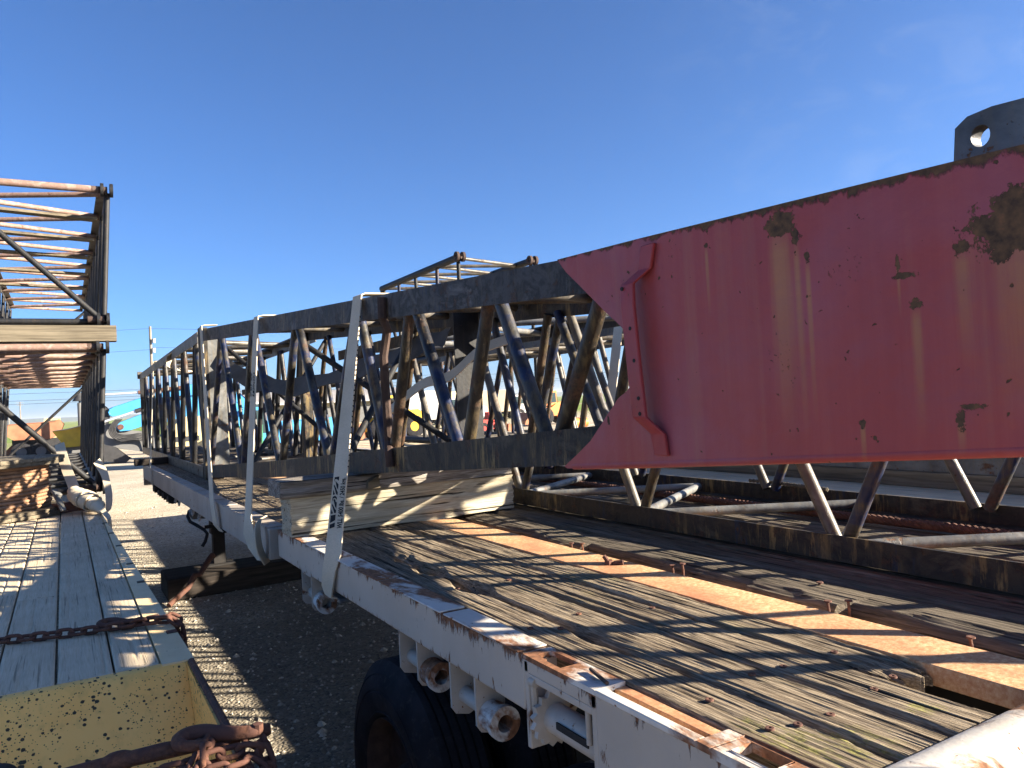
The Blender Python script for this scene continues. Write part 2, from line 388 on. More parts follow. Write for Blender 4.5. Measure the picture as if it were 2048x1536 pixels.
def heightfield(x0, x1, ys, fz, zbase, nx):
    """plank top as a fine relief with skirts"""
    m = MB(); xs = np.linspace(x0, x1, nx); X, Y = np.meshgrid(xs, ys); Z = fz(X, Y)
    ny = len(ys); vs = np.stack([X, Y, Z], -1).reshape(-1, 3)
    m.v = [tuple(p) for p in vs]
    m.f = [(j * nx + i, j * nx + i + 1, (j + 1) * nx + i + 1, (j + 1) * nx + i) for j in range(ny - 1) for i in range(nx - 1)]
    rim = [j * nx for j in range(ny)][::-1] + [i for i in range(nx)][1:] + [j * nx + nx - 1 for j in range(ny)][1:] + [(ny - 1) * nx + i for i in range(nx)][::-1][1:-1]
    k = len(m.v)
    for r in rim: p = m.v[r]; m.v.append((p[0], p[1], zbase))
    L = len(rim)
    for a in range(L):
        b = (a + 1) % L; m.f.append((rim[a], k + a, k + b, rim[b]))
    return m
def vnoise(X, Y, fx, fy, seed):
    """value noise, numpy"""
    r = np.random.default_rng(seed); T = r.random((257, 257))
    a = X * fx + seed * 3.7; b = Y * fy + seed * 1.3
    i = np.floor(a).astype(int); j = np.floor(b).astype(int); u = a - i; v = b - j
    u = u * u * (3 - 2 * u); v = v * v * (3 - 2 * v)
    g = lambda p, q: T[p % 257, q % 257]
    return (g(i, j) * (1 - u) + g(i + 1, j) * u) * (1 - v) + (g(i, j + 1) * (1 - u) + g(i + 1, j + 1) * u) * v
def grain(X, Y, seed):
    w = vnoise(X, Y, 3, 1.2, seed + 5) * .014
    h = (vnoise(X + w, Y, 180, 3.2, seed) - .5) * .7 + (vnoise(X + w, Y, 80, 1.6, seed + 1) - .5) * .6 + (vnoise(X + w, Y, 330, 9, seed + 2) - .5) * .5
    cr = np.clip((vnoise(X + w, Y, 75, 1.3, seed + 3) - .80) * 7, 0, 1)
    return h * .0040 - cr * .0095

# ------------------------------------------------------------------ lattice sections
def chord_mesh(P, kind, sx, sz, w, t=.012):
    """angle iron or tube along points P; sx/sz say to which side the flanges turn"""
    m = MB()
    if kind == 'tube': return m.path(P, w / 2, 14)
    for (p, q) in zip(P[:-1], P[1:]):
        d = (V(q) - V(p)).normalized()
        sec = [(0, 0), (w * sx, 0), (w * sx, t * sz), (t * sx, t * sz), (t * sx, w * sz), (0, w * sz)]
        a = [(p[0] + u, p[1], p[2] + v) for u, v in sec]; b = [(q[0] + u, q[1], q[2] + v) for u, v in sec]
        n = 6; m.add(a + b, [tuple(range(n)), tuple(n + i for i in reversed(range(n)))] + [(i, n + i, n + (i + 1) % n, (i + 1) % n) for i in range(n)])
    return m
def lattice(root, f, nb, nt, kind, w, r, mats, faces='LRTB', wr=None, lacing_nodes=None):
    """f(y)->xl,xr,zb,zt ; nb/nt: y of bottom and top panel points; mats: chord,top chord,side,top lacing"""
    y0, y1 = min(nb[0], nt[0]), max(nb[-1], nt[-1])
    for (ix, iz) in ((0, 1), (1, 1), (0, 0), (1, 0)):
        P = []
        for y in (y0, y1):
            c = f(y); P.append((c[ix], y, c[3] if iz else c[2]))
        chord_mesh(P, kind, 1 if ix == 0 else -1, -1 if iz else 1, w).build('chord', mats[1] if iz else mats[0], root)
    ins = w * .45 if kind == 'angle' else 0
    def pt(y, ix, iz):
        c = f(y); return (c[ix] + (ins if ix == 0 else -ins), y, (c[3] - (w * .8 if kind == 'angle' else 0)) if iz else (c[2] + (w * .8 if kind == 'angle' else 0)))
    seq = sorted([(y, 0) for y in nb] + [(y, 1) for y in nt])
    for ix, fc in ((0, 'L'), (1, 'R')):
        if fc not in faces: continue
        for a, b in zip(seq[:-1], seq[1:]):
            if a[1] == b[1]: continue
            p = V(pt(a[0], ix, a[1])); q = V(pt(b[0], ix, b[1])); e = V((0, r * 1.1 if q.y > p.y else -r * 1.1, 0))
            rr = r if ix == 0 else (wr or r)
            mt = mats[2] if a[1] == 0 else mats[3]
            MB().tube(p + e, q - e, rr).build('brace', mt, root)
    for iz, fc in ((1, 'T'), (0, 'B')):
        if fc not in faces: continue
        ns = nt if iz else nb; side = 0
        for a, b in zip(ns[:-1], ns[1:]):
            ym = (a + b) / 2
            p = V(pt(a, 0, iz)); q = V(pt(ym, 1, iz)); s2 = V(pt(b, 0, iz))
            zo = V((0, 0, w * .3 if iz else -w * .3)) if kind == 'angle' else V((0, 0, 0))
            MB().tube(p + zo, q + zo, r * .9).build('brace', mats[4], root)
            MB().tube(q + zo, s2 + zo, r * .9).build('brace', mats[4], root)

# ================================================================== SETTING
g = MB(); L = 9000
g.add([(-L, -L, 0), (L, -L, 0), (L, L, 0), (-L, L, 0)], [(0, 1, 2, 3)])
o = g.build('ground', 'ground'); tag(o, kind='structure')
# low hills and tree line on the horizon
def hills():
    m = MB(); n = 240; D = 3600
    k = 0
    for i in range(n + 1):
        a = math.radians(-75 + 180 * i / n); x = D * math.sin(a); y = D * math.cos(a)
        h = 9 + 16 * (vnoise(np.array([a * 9.]), np.array([0.]), 1, 1, 3)[0]) + 9 * vnoise(np.array([a * 60.]), np.array([0.]), 1, 1, 4)[0]
        for (s, z) in ((.97, 0), (1., h), (1.1, h * .8), (1.14, 0)): m.v.append((x * s, y * s, z))
    for i in range(n):
        for j in range(3): m.f.append((i * 4 + j, (i + 1) * 4 + j, (i + 1) * 4 + j + 1, i * 4 + j + 1))
    return m
M['hill'] = flat('hill_cover', (.055, .075, .045), .9, var=.3, scale=.02)
tag(hills().build('hills', 'hill'), kind='structure')
# loose stones on the yard between the trailers
def stones():
    m = MB(); N = 5200
    ico = [(0, 0, 1), (.9, 0, .1), (.28, .85, .05), (-.72, .53, .1), (-.72, -.53, 0), (.28, -.85, .1), (0, 0, -.4)]
    fs = [(0, 1, 2), (0, 2, 3), (0, 3, 4), (0, 4, 5), (0, 5, 1), (6, 2, 1), (6, 3, 2), (6, 4, 3), (6, 5, 4), (6, 1, 5)]
    for i in range(N):
        y = 3.2 + 16 * random.random() ** 1.6; x = random.uniform(-.2, 1.2 + .24 * y); r = random.uniform(.006, .02) * (1 + (random.random() < .06) * 1.2)
        a = random.random() * 6.28; c, s_ = math.cos(a), math.sin(a); q = random.uniform(.6, 1.1)
        m.add([(x + r * (u * c - v * q * s_), y + r * (u * s_ + v * q * c), .002 + r * w_ * .7) for u, v, w_ in ico], fs)
    return m
g2 = G('gravel_stone', .9, spec=.2); sg = g2.noise(scale=9, det=4)
M['stone'] = g2.col(g2.ramp(sg, [(.3, (.17, .155, .13)), (.5, (.38, .34, .28)), (.7, (.54, .5, .43))]))
tag(stones().build('gravel', 'stone', smooth=False), kind='stuff')

# ================================================================== FLATBED TRAILER (right of the gap)
TR = thing('flatbed_trailer', 'flatbed trailer with white rusty side rail and rotten wooden deck carrying the red-ended boom', 'trailer', (2.3, 6, 0))
# near rail
MB().box((1.06, 1.83, 1.195), (1.146, 4.62, 1.349)).build('side_rail', 'rail', TR, bevel=.007)
MB().hexa([(1.03, 4.72, 1.16), (1.13, 4.72, 1.16), (1.09, 12.5, 1.15), (.99, 12.5, 1.15), (1.03, 4.72, 1.345), (1.13, 4.72, 1.345), (1.09, 12.5, 1.345), (.99, 12.5, 1.345)]).build('side_rail', 'far_rail', TR, bevel=.007, label='duller dusty front length of the side rail')
MB().box((1.085, 4.62, 1.2), (1.13, 4.72, 1.33)).build('rail_splice', 'dark', TR)
m = MB(); ys = [1.85, 2.33, 2.36, 2.93, 2.955, 3.50, 3.53, 4.05, 4.08, 4.60]
for a, b in zip(ys[::2], ys[1::2]): m.box((1.054, a, 1.3492), (1.15, b, 1.3545))
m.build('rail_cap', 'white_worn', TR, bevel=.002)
m = MB(); y = 4.76
while y < 12.3:
    b = y + .42; k = lambda t: 1.03 - (t - 4.72) * .00514
    m.hexa([(k(y) - .004, y, 1.3452), (k(y) + .104, y, 1.3452), (k(b) + .104, b, 1.3452), (k(b) - .004, b, 1.3452), (k(y) - .004, y, 1.353), (k(y) + .104, y, 1.353), (k(b) + .104, b, 1.353), (k(b) - .004, b, 1.353)]); y += .47
m.build('rail_cap', 'far_rail', TR, bevel=.002)
# pocket with built-in ratchet winch
hole = [(1.078, 1.672), (1.078, 1.745), (1.086, 1.752), (1.082, 1.765), (1.088, 1.80), (1.134, 1.80), (1.136, 1.672)]
m = MB(); m.prism([[(1.058, 1.50), (1.15, 1.50), (1.15, 1.828), (1.058, 1.828)], hole], 2, 1.339, 1.352)
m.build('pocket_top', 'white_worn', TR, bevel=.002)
m = MB(); m.box((1.06, 1.50, 1.305), (1.066, 1.828, 1.338)); m.box((1.06, 1.808, 1.10), (1.18, 1.829, 1.337)); m.box((1.06, 1.50, .86), (1.18, 1.52, 1.337))
m.box((1.0605, 1.52, 1.285), (1.0665, 1.83, 1.3045))
m.build('pocket_frame', 'rail', TR, bevel=.003)
m = MB(); m.lathe([(-.15, .040), (.135, .040), (.135, .03), (-.15, .03)], (1.115, 1.665, 1.185), 'y', 24); m.lathe([(-.15, .03), (.135, .03), (.135, .001), (-.15, .001)], (1.115, 1.665, 1.185), 'y', 24)
dr = m.build('winch_drum', 'white', TR)
MB().box((1.072, 1.56, 1.188), (1.0765, 1.70, 1.206)).build('drum_slot', 'dark', dr)
pts = []
for i in range(32):
    t = 2 * PI * i / 32; r = .062 + (.012 if i % 2 else 0); pts.append((1.115 + r * math.cos(t), 1.185 + r * math.sin(t)))
m = MB(); m.prism([pts], 1, 1.765, 1.782); m.build('ratchet_wheel', 'white', TR)
m = MB(); m.path([(1.072, 1.792, 1.30), (1.066, 1.792, 1.27), (1.068, 1.792, 1.22), (1.075, 1.792, 1.17), (1.085, 1.79, 1.13)], .010, 8); m.build('ratchet_pawl', 'white', TR)
MB().tube((1.064, 1.775, 1.285), (1.064, 1.80, 1.285), .013).build('pawl_pin', 'white', TR)
MB().tube((1.075, 1.555, 1.20), (1.075, 1.555, 1.30), .008).build('stop_bar', 'white', TR)
# tall rear face
MB().prism([[(1.06, -1.2), (1.075, -1.2), (1.075, 1.499), (1.06, 1.499)]], 2, .80, 1.3385).build('rear_side_plate', 'rail', TR, bevel=.003)
m = MB(); m.box((1.056, 1.165, 1.3385), (1.086, 1.499, 1.353)); m.box((1.056, 1.12, 1.3385), (1.15, 1.165, 1.3535))
m.prism([[(1.056, .70), (1.15, .70), (1.15, 1.1195), (1.056, 1.1195)], [(1.08, .99), (1.08, 1.09), (1.136, 1.09), (1.136, .99)]], 2, 1.3385, 1.3535)
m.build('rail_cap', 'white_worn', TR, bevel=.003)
m = MB(); m.box((1.0865, 1.166, 1.29), (1.118, 1.499, 1.318)); m.box((1.1185, 1.166, 1.29), (1.15, 1.63, 1.341)); m.build('rusty_trough', 'ruststrip', TR, bevel=.002)
m = MB(); m.tube((1.10, 1.505, 1.357), (1.12, 1.60, 1.36), .005, 6); m.build('loose_sliver', 'rust_dark', TR)
# winches under the rail
def winch(y0, length, z, slot):
    w = MB(); t = .012; D = .17 if slot else .13
    for yy in (y0, y0 - length * .52): w.prism([[(1.062, z + .155), (1.062, z + .0), (1.074, z - .018), (1.12, z - .03), (1.155, z - .018), (1.165, z + .155)]], 1, yy - t, yy)
    w.box((1.063, y0 - length * .52, z + .146), (1.165, y0 - t, z + .158))
    b = w.build('strap_winch', 'white', TR, bevel=.002)
    MB().tube((1.112, y0 - t, z + .035), (1.112, y0 - length * .52, z + .035), .027, 18).build('drum', 'white', b)
    q = MB(); c = (1.112, y0 - length * .52 - t, z + .025)
    q.lathe([(0, .048), (-.05, .046), (-.062, .052), (-.085, .052), (-.085, .026), (-.02, .026), (0, .03)], c, 'y', 24)
    q.build('winch_cap', 'white_worn', b)
winch(4.13, .34, 1.04, 0); winch(2.76, .32, 1.06, 0); winch(2.32, .34, 1.05, 1)
for yy in (11.6, 11.0, 10.5, 10.0):   # dusty winches at the front
    m = MB(); m.lathe([(-.1, .05), (.1, .05), (.1, .02), (-.1, .02)], (1.08, yy, 1.06), 'y', 14); m.box((1.03, yy - .12, 1.02), (1.16, yy - .10, 1.15)); m.box((1.03, yy + .10, 1.02), (1.16, yy + .12, 1.15))
    m.build('strap_winch', 'dark', TR)
# deck planks: the near ones in full relief
ysn = np.concatenate([np.arange(.89, 3.4, .011), np.arange(3.4, 7.2, .035)])
edges = [(1.154, 1.309), (1.318, 1.474), (1.484, 1.640), (1.650, 1.793)]
for i, (a, b) in enumerate(edges):
    ys_ = ysn if i < 3 else ysn[ysn > 1.05]
    def fz(X, Y, a=a, b=b, i=i):
        e = np.minimum(X - a, b - X); rag = vnoise(Y, Y * 0, 14, 1, 30 + i) * .010 + vnoise(Y, Y * 0, 60, 1, 40 + i) * .005
        z = 1.347 + i * .0012 + grain(X, Y, 11 * i + 3) + (vnoise(X, Y, 4, 1, 60 + i) - .5) * .008
        z -= .020 * np.clip(1 - e / (.006 + rag), 0, 1) ** 1.5
        if i in (0, 1):   # rotten split between the two outer planks
            q = (X - (b if i == 0 else a)); near = np.clip(1 - np.abs(q) / (.012 + .075 * vnoise(Y, Y * 0, 5, 1, 77) ** 1.5), 0, 1)
            z -= near * .10 * np.clip(1.2 - np.abs(Y - 2.55) / .85, 0, 1) * (.2 + vnoise(X, Y, 40, 14, 78))
        if i == 3: z -= .02 * np.clip(1 - (Y - 1.05) / .16, 0, 1) * vnoise(X, Y, 70, 9, 91)
        return z
    hf = heightfield(a, b, ys_, fz, 1.30, 72)
    if i == 3:
        rg = np.array([.9 * vnoise(np.array([q * 45.]), np.array([0.]), 1, 1, 95)[0] + .35 * vnoise(np.array([q * 170.]), np.array([0.]), 1, 1, 96)[0] for q in np.linspace(a, b, 200)])
        hf.v = [(x, y + max(0, 1.26 - y) * .62 * rg[min(199, max(0, int((x - a) / (b - a) * 199)))], z) for x, y, z in hf.v]
    hf.build('deck_plank', 'deck', TR, smooth=True)
    MB().box((a - .02, 7.2, 1.30), (b - .015, 12.3, 1.343)).build('deck_plank', 'deck', TR, bevel=.004)
MB().box((1.797, .6, 1.30), (1.992, 12.3, 1.351)).build('steel_deck_strip', 'ruststrip', TR, bevel=.003)
MB().box((2.67, .6, 1.30), (2.86, 12.3, 1.351)).build('steel_deck_strip', 'ruststrip', TR, bevel=.003)
def warp(m, f):
    m.v = [f(*p) for p in m.v]; return m
for i, (a, b, ya) in enumerate([(2.10, 2.30, .9), (2.312, 2.49, .9), (2.50, 2.664, .9), (2.868, 3.06, .9), (3.07, 3.26, .9), (3.27, 3.455, .9)]):
    yy = np.concatenate([np.arange(ya, 3.6, .018), np.arange(3.6, 7.2, .05)])
    def fz(X, Y, a=a, b=b, i=i):
        e = np.minimum(X - a, b - X)
        z = 1.345 + grain(X, Y, 200 + 13 * i) * 1.3 + (vnoise(X, Y, 5, .9, 260 + i) - .5) * .014
        z -= .018 * np.clip(1 - e / (.006 + .016 * vnoise(Y, Y * 0, 20, 1, 70 + i)), 0, 1)
        if i == 0: z -= np.clip(1 - (X - a) / (.10 * vnoise(Y, Y * 0, 3, 1, 79)), 0, 1) * .022
        return z
    h = heightfield(a, b, yy, fz, 1.295, 40)
    if i == 0:
        def f0(x, y, z):
            k = (2.30 - x) / .2
            e = .085 * float(vnoise(np.array([y]), np.array([0.]), 2.6, 1, 81)[0]) + .03 * float(vnoise(np.array([y]), np.array([0.]), 17, 1, 82)[0])
            w = 1. if 3.0 < y < 3.5 or 1.6 < y < 2.0 else .45
            return (x - k * (.095 - e) * (1 if w > .9 else -.25) , y, z)
        warp(h, f0)
    h.build('deck_plank', 'deck_dark', TR)
    MB().box((a - .005, 7.2, 1.30), (b - .01, 12.3, 1.343)).build('deck_plank', 'deck_dark', TR, bevel=.004)
for y in np.arange(.75, 12.3, .52):
    MB().hexa([(1.15, y, 1.21), (3.45, y, 1.25), (3.45, y + .075, 1.25), (1.15, y + .075, 1.21), (1.15, y, 1.293), (3.45, y, 1.293), (3.45, y + .075, 1.293), (1.15, y + .075, 1.293)]).build('crossmember', 'rust_dark', TR)
for x in (1.72, 2.78): MB().box((x, .2, .97), (x + .14, 12.2, 1.208)).build('main_beam', 'dark', TR)
MB().hexa([(3.46, -1.2, 1.245), (3.56, -1.2, 1.245), (3.56, 12.5, 1.245), (3.46, 12.5, 1.245), (3.46, -1.2, 1.352), (3.56, -1.2, 1.352), (3.56, 12.5, 1.352), (3.46, 12.5, 1.352)]).build('side_rail', 'white', TR, bevel=.006)
MB().box((.99, 12.503, 1.05), (3.56, 12.6, 1.345)).build('front_header', 'far_rail', TR, bevel=.006)
# rear header plate across the deck
sec = [(.755, 1.30), (.755, 1.348), (.775, 1.368), (.81, 1.376), (.85, 1.372), (.878, 1.358), (.888, 1.335), (.888, 1.30)]
MB().prism([sec], 0, 1.151, 3.459).build('rear_header', 'white_worn', TR)
m = MB(); m.box((1.151, .40, 1.30), (3.459, .665, 1.347)); m.build('rear_plate', 'white_worn', TR, bevel=.004)
MB().box((1.151, .668, 1.29), (3.459, .752, 1.315)).build('rear_gutter', 'rust', TR)
# bolts and nails left standing on the deck
m0 = None
bolts = [(1.20, 2.02), (1.27, 1.96), (1.40, 2.05), (1.62, 1.95), (1.23, 1.30), (1.42, 1.35), (1.52, 1.34), (1.70, 1.33), (1.22, 1.12), (1.28, 1.10), (1.37, 1.09), (1.46, 2.6), (1.6, 2.58), (1.25, 2.62), (1.74, 2.0), (1.56, 1.12), (1.66, 1.14)]
for (x, y) in bolts:
    mm = MB(); mm.lathe([(0, .0005), (0, .010), (.004, .009), (.004, .004), (.0025, .0035), (.0025, .0005)], (x, y, 1.3485), 'z', 12); mm.build('bolt_head', 'rust', TR)
for (x, y, h) in [(2.03, 3.0, .012), (2.035, 2.92, .02), (2.05, 2.33, .012), (2.075, 2.30, .02), (2.235, 1.79, .012), (2.03, 1.60, .022), (2.055, 1.545, .03), (2.04, 1.17, .012)]:
    mm = MB(); mm.path([(x, y, 1.28), (x + .002, y, 1.33 + h * .5), (x, y + .002, 1.345 + h)], .0045, 8); mm.lathe([(0, .0005), (.001, .012), (.005, .011), (.005, .0005)], (x, y, 1.344 + h), 'z', 12); mm.build('nail', 'rust', TR)
m = MB(); m.lathe([(0, .001), (0, .019), (.018, .017), (.018, .001)], (1.90, 2.545, 1.351), 'z', 6); m.tube((1.895, 2.545, 1.365), (1.888, 2.56, 1.385), .009, 8); m.tube((1.915, 2.53, 1.355), (1.94, 2.50, 1.36), .012, 8)
m.build('bolt_stub', 'rust', TR)
# wheels
def wheel(x, y, r=.51, face=-1):
    w = MB(); d = .27 * -face
    prof = [(0.035, .285), (.012, .30), (.006, .31), (.010, .315), (0, .345), (-.002, .39), (.002, .392), (.002, .40), (-.001, .402), (.004, .43), (.016, .455), (.014, .459), (.028, .475), (.030, .482), (.040, .497)]
    tread = []
    for k in range(5):
        a = .048 + k * .0355; tread += [(a, .508), (a + .024, .510), (a + .025, .494), (a + .0345, .494)]
    tread = tread[:-2]
    P = prof + tread + [(.27 - a, q) for a, q in reversed(prof)]
    P = [(a * -face, q * r / .51) for a, q in P]
    ty = w.lathe(P, (x, y, r), 'x', 72)
    tyre = MB(); tyre.v = w.v; tyre.f = w.f
    root = tyre.build('wheel', 'rubber', TR)
    k = MB(); s = r / .51
    k.lathe([(q * -face, t * s) for q, t in [(.012, .287), (.03, .270), (.10, .262), (.115, .16), (.10, .10), (.06, .09), (.06, .001), (.14, .001), (.14, .25), (.26, .287)]], (x, y, r), 'x', 48)
    rm = k.build('rim', 'rust_dark', root)
    return root
for y in (2.93, 1.68):
    wheel(1.055, y); wheel(1.40, y); wheel(3.555, y, face=1); wheel(3.22, y, face=1)
    m = MB(); m.tube((1.1, y, .51), (3.5, y, .51), .06); m.box((1.75, y - .3, .55), (1.85, y + .3, .96)); m.box((2.79, y - .3, .55), (2.89, y + .3, .96)); m.build('axle', 'dark', TR)
# landing gear with crank
def leg(x):
    m = MB(); m.box((x - .085, 9.72, .62), (x + .085, 9.89, 1.20)); m.box((x - .065, 9.74, .25), (x + .065, 9.87, .618)); m.box((x - .16, 9.66, .252), (x + .16, 9.95, .272))
    m.box((x - .16, 9.70, .70), (x + .16, 9.718, .74))
    m.bar((x + .07, 9.8, .72), (x + .45, 9.8, 1.15), .06, .05)
    return m.build('landing_leg', 'dark', TR)
leg(1.55); leg(3.0)
m = MB(); m.lathe([(-.09, .03), (-.06, .065), (.05, .07), (.09, .05), (.09, .02), (-.09, .02)], (1.13, 8.25, 1.075), 'x', 20); m.box((1.08, 8.2, 1.10), (1.2, 8.32, 1.16)); m.build('gear_box', 'grey_steel', TR)
m = MB(); m.path([(1.05, 8.28, 1.10), (1.03, 8.27, 1.045), (1.05, 8.25, .99), (1.10, 8.22, .955), (1.16, 8.15, .91), (1.185, 8.12, .87), (1.16, 8.10, .80), (1.13, 8.10, .755)], .016, 10); m.build('crank_handle', 'dark', TR)
for y in (9.2, 8.9, 7.9, 7.5): 
    m = MB(); m.path([(1.04, y - .05, 1.15), (1.03, y - .05, 1.11), (1.03, y, 1.09), (1.03, y + .05, 1.11), (1.04, y + .05, 1.15)], .008, 6); m.build('tie_ring', 'far_rail', TR)

# timbers and rods on the ground and under the load
t = MB().hexa([(.92, 9.28, 0), (3.4, 9.42, 0), (3.4, 9.98, 0), (.92, 9.98, 0), (.92, 9.3, .25), (3.4, 9.44, .25), (3.4, 9.98, .25), (.92, 9.98, .25)]).build('bearing_timber', 'bigtimber', None, bevel=.02)
tag(t, 'blackened square timber on the gravel under the landing legs of the flatbed', 'timber')
m = MB(); m.path([(.90, 9.02, .03), (1.12, 9.2, .15), (1.20, 9.24, .27), (1.25, 9.26, .262), (1.40, 9.50, .38), (1.44, 9.56, .40)], [.03, .03, .034, .028, .034, .038], 10)
tag(m.build('bent_bar', 'rust'), 'bent rusty bar leaning on the blackened ground timber by the landing leg', 'bar')
def roughbox(lo, hi, nx, ny, nz, amp, seed):
    m = MB(); (a, b, c), (d, e, f) = lo, hi; r = np.random.default_rng(seed)
    n = (nx, ny, nz)
    def face(ax, side):
        u, v = [i for i in range(3) if i != ax]; base = len(m.v)
        for i in range(n[u] + 1):
            for j in range(n[v] + 1):
                p = [0, 0, 0]; p[ax] = (hi if side else lo)[ax]; p[u] = lerp(lo[u], hi[u], i / n[u]); p[v] = lerp(lo[v], hi[v], j / n[v])
                ed = min(i, n[u] - i, j, n[v] - j) == 0
                q = np.array([p], float)
                s1 = vnoise(q[:, 1] * 9 + q[:, 2] * 0, q[:, 2] * 1.0, 1, 9, seed)[0]; 
                h = (vnoise(np.array([p[0] * 1.4]), np.array([(p[1] + p[2]) * 38]), 1, 1, seed)[0] - .5) * amp
                c_ = .5 * (np.array(lo) + np.array(hi))
                w = amp * 2.2 * (vnoise(np.array([p[0] * 3.]), np.array([p[1] * 3. + p[2] * 3.]), 1, 1, seed + 1)[0] - .5)
                for k in (1, 2): p[k] += (h + w) * (1 if p[k] > c_[k] else -1) * (.3 if ed else 1)
                p[0] += (vnoise(np.array([p[1] * 60.]), np.array([p[2] * 60.]), 1, 1, seed + 2)[0] - .5) * amp * 1.2
                m.v.append(tuple(p))
        for i in range(n[u]):
            for j in range(n[v]):
                q = base + i * (n[v] + 1) + j; m.f.append((q, q + 1, q + n[v] + 2, q + n[v] + 1))
    for ax in range(3):
        for sd in (0, 1): face(ax, sd)
    return m
t = roughbox((1.045, 4.23, 1.356), (2.44, 4.45, 1.568), 90, 12, 40, .010, 5).build('dunnage_timber', 'timber'); tag(t, 'thick pale cracked timber lying across the flatbed deck, lower of two under the boom', 'timber', 'timbers under the red-ended boom')
t = roughbox((.985, 4.20, 1.575), (2.42, 4.47, 1.662), 90, 12, 14, .011, 9).build('dunnage_timber', 'timber_old'); tag(t, 'flatter grey split timber on top of the thick pale one, touching the boom', 'timber', 'timbers under the red-ended boom')
m = MB(); m.hexa([(1.46, 4.17, 1.578), (1.54, 4.17, 1.578), (1.54, 4.198, 1.578), (1.46, 4.198, 1.578), (1.47, 4.17, 1.62), (1.53, 4.16, 1.655), (1.53, 4.198, 1.655), (1.47, 4.198, 1.63)])
tag(m.build('wedge', 'timber_x', bevel=.004), 'small splintered wood wedge tucked under the boom chord beside the printed strap', 'wedge')
t = MB().box((.86, 12.25, 1.354), (3.3, 12.44, 1.45)).build('dunnage_timber', 'bigtimber', bevel=.01); tag(t, 'dark timber poking out under the far boom at the front end of the flatbed', 'timber', 'timbers under the far boom')

# ================================================================== RED-ENDED BOOM (tapered butt section on the flatbed)
BZ, BY = 1.36, 4.0
def L_(y, z): return (y - BY, z - BZ)
RUST = [(*L_(1.261, 2.434), .040, .032, .55), (*L_(1.218, 2.398), .013, .018, .5), (*L_(1.19, 2.345), .007, .013, .4), (*L_(.715, 2.325), .11, .065, .40), (*L_(.843, 2.298), .016, .013, .25),
        (*L_(.939, 2.198), .013, .010, .28), (*L_(.862, 1.962), .009, .022, .07), (*L_(.835, 1.987), .024, .006, 0), (*L_(1.073, 1.956), .008, .009, .1), (*L_(.972, 2.290), .005, .018, .12), (*L_(.96, 2.262), .022, .007, 0),
        (*L_(1.5, 2.43), .006, .006, .2), (*L_(1.9, 2.235), .006, .012, 0), (*L_(1.95, 1.965), .006, .013, 0)]
EDGE0 = 1.238
M['red'] = m_red()
RB = thing('boom_butt', 'tapered black lattice boom with big red plated end towards the viewer, strapped on the flatbed', 'crane boom', (1.95, BY, BZ))
xl = lambda y: 1.557 - .0286 * y
xr = lambda y: 2.25 + .026 * y
ztop = lambda y: 2.515 + .0668 * (y - 2.18)
zbot = lambda y: max(1.36, 1.81 - .0705 * (y - 2.18))
fB = lambda y: (xl(y), xr(y), zbot(y), ztop(y))
nb = [2.33, 3.02, 3.83, 4.80, 5.97, 7.25, 8.75]; nt = [1.95, 2.70, 3.47, 4.22, 5.40, 6.65, 7.92]
for (ix, iz, mt) in ((0, 1, 'chord_up'), (1, 1, 'chord'), (0, 0, 'chord'), (1, 0, 'chord')):
    P = [((xl(y) if ix == 0 else xr(y)), y, (ztop(y) if iz else zbot(y) + (.10 if ix and y < 1.2 else 0))) for y in (.31, 1.15, 1.4, 2.2, 4.2, 6.3, 8.95)]
    chord_mesh(P, 'angle', 1 if ix == 0 else -1, -1 if iz else 1, .125, .012).build('chord', mt, RB)
def bp(y, ix, iz, dx=.035):
    return V((xl(y) + dx if ix == 0 else xr(y) - dx, y, (ztop(y) - .105) if iz else (zbot(y) + .105)))
for ix in (0, 1):
    seq = sorted([(y, 0) for y in nb] + [(y, 1) for y in nt])
    for a, b in zip(seq[:-1], seq[1:]):
        p = bp(a[0], ix, a[1]); q = bp(b[0], ix, b[1]); sh = .045 if (b[0] - a[0]) > .3 else .02
        p.y += sh; q.y -= sh
        mt = 'tube_brown' if a[1] == 1 and a[0] < 4 or (a[1] == 1 and ix == 1) else 'tube'
        MB().tube(p, q, .0285 if ix == 0 else .024, 14).build('brace', mt, RB)
for a, b in zip(nt[:-1], nt[1:]):
    ym = (a + b) / 2; u = ztop
    MB().tube((xl(a) + .06, a, u(a) - .05), (xr(ym) - .06, ym, u(ym) - .05), .026).build('brace', 'pole_steel', RB)
    MB().tube((xr(ym) - .06, ym, u(ym) - .05), (xl(b) + .06, b, u(b) - .05), .026).build('brace', 'pole_steel', RB)
for a, b in zip(nb[:-1], nb[1:]):
    ym = (a + b) / 2; u = zbot
    MB().tube((xl(a) + .06, a, u(a) + .04), (xr(ym) - .06, ym, u(ym) + .04), .026).build('brace', 'pole_steel', RB)
    MB().tube((xr(ym) - .06, ym, u(ym) + .04), (xl(b) + .06, b, u(b) + .04), .026).build('brace', 'pole_steel', RB)
for y in (4.55, 7.0):   # inner diagonals across the frame
    MB().tube((xl(y) + .05, y, zbot(y) + .1), (xr(y) - .05, y + .9, ztop(y) - .1), .022).build('brace', 'tube_black', RB)
    MB().tube((xr(y) - .05, y + .2, zbot(y) + .1), (xl(y) + .05, y + 1.1, ztop(y) - .1), .022).build('brace', 'tube_black', RB)
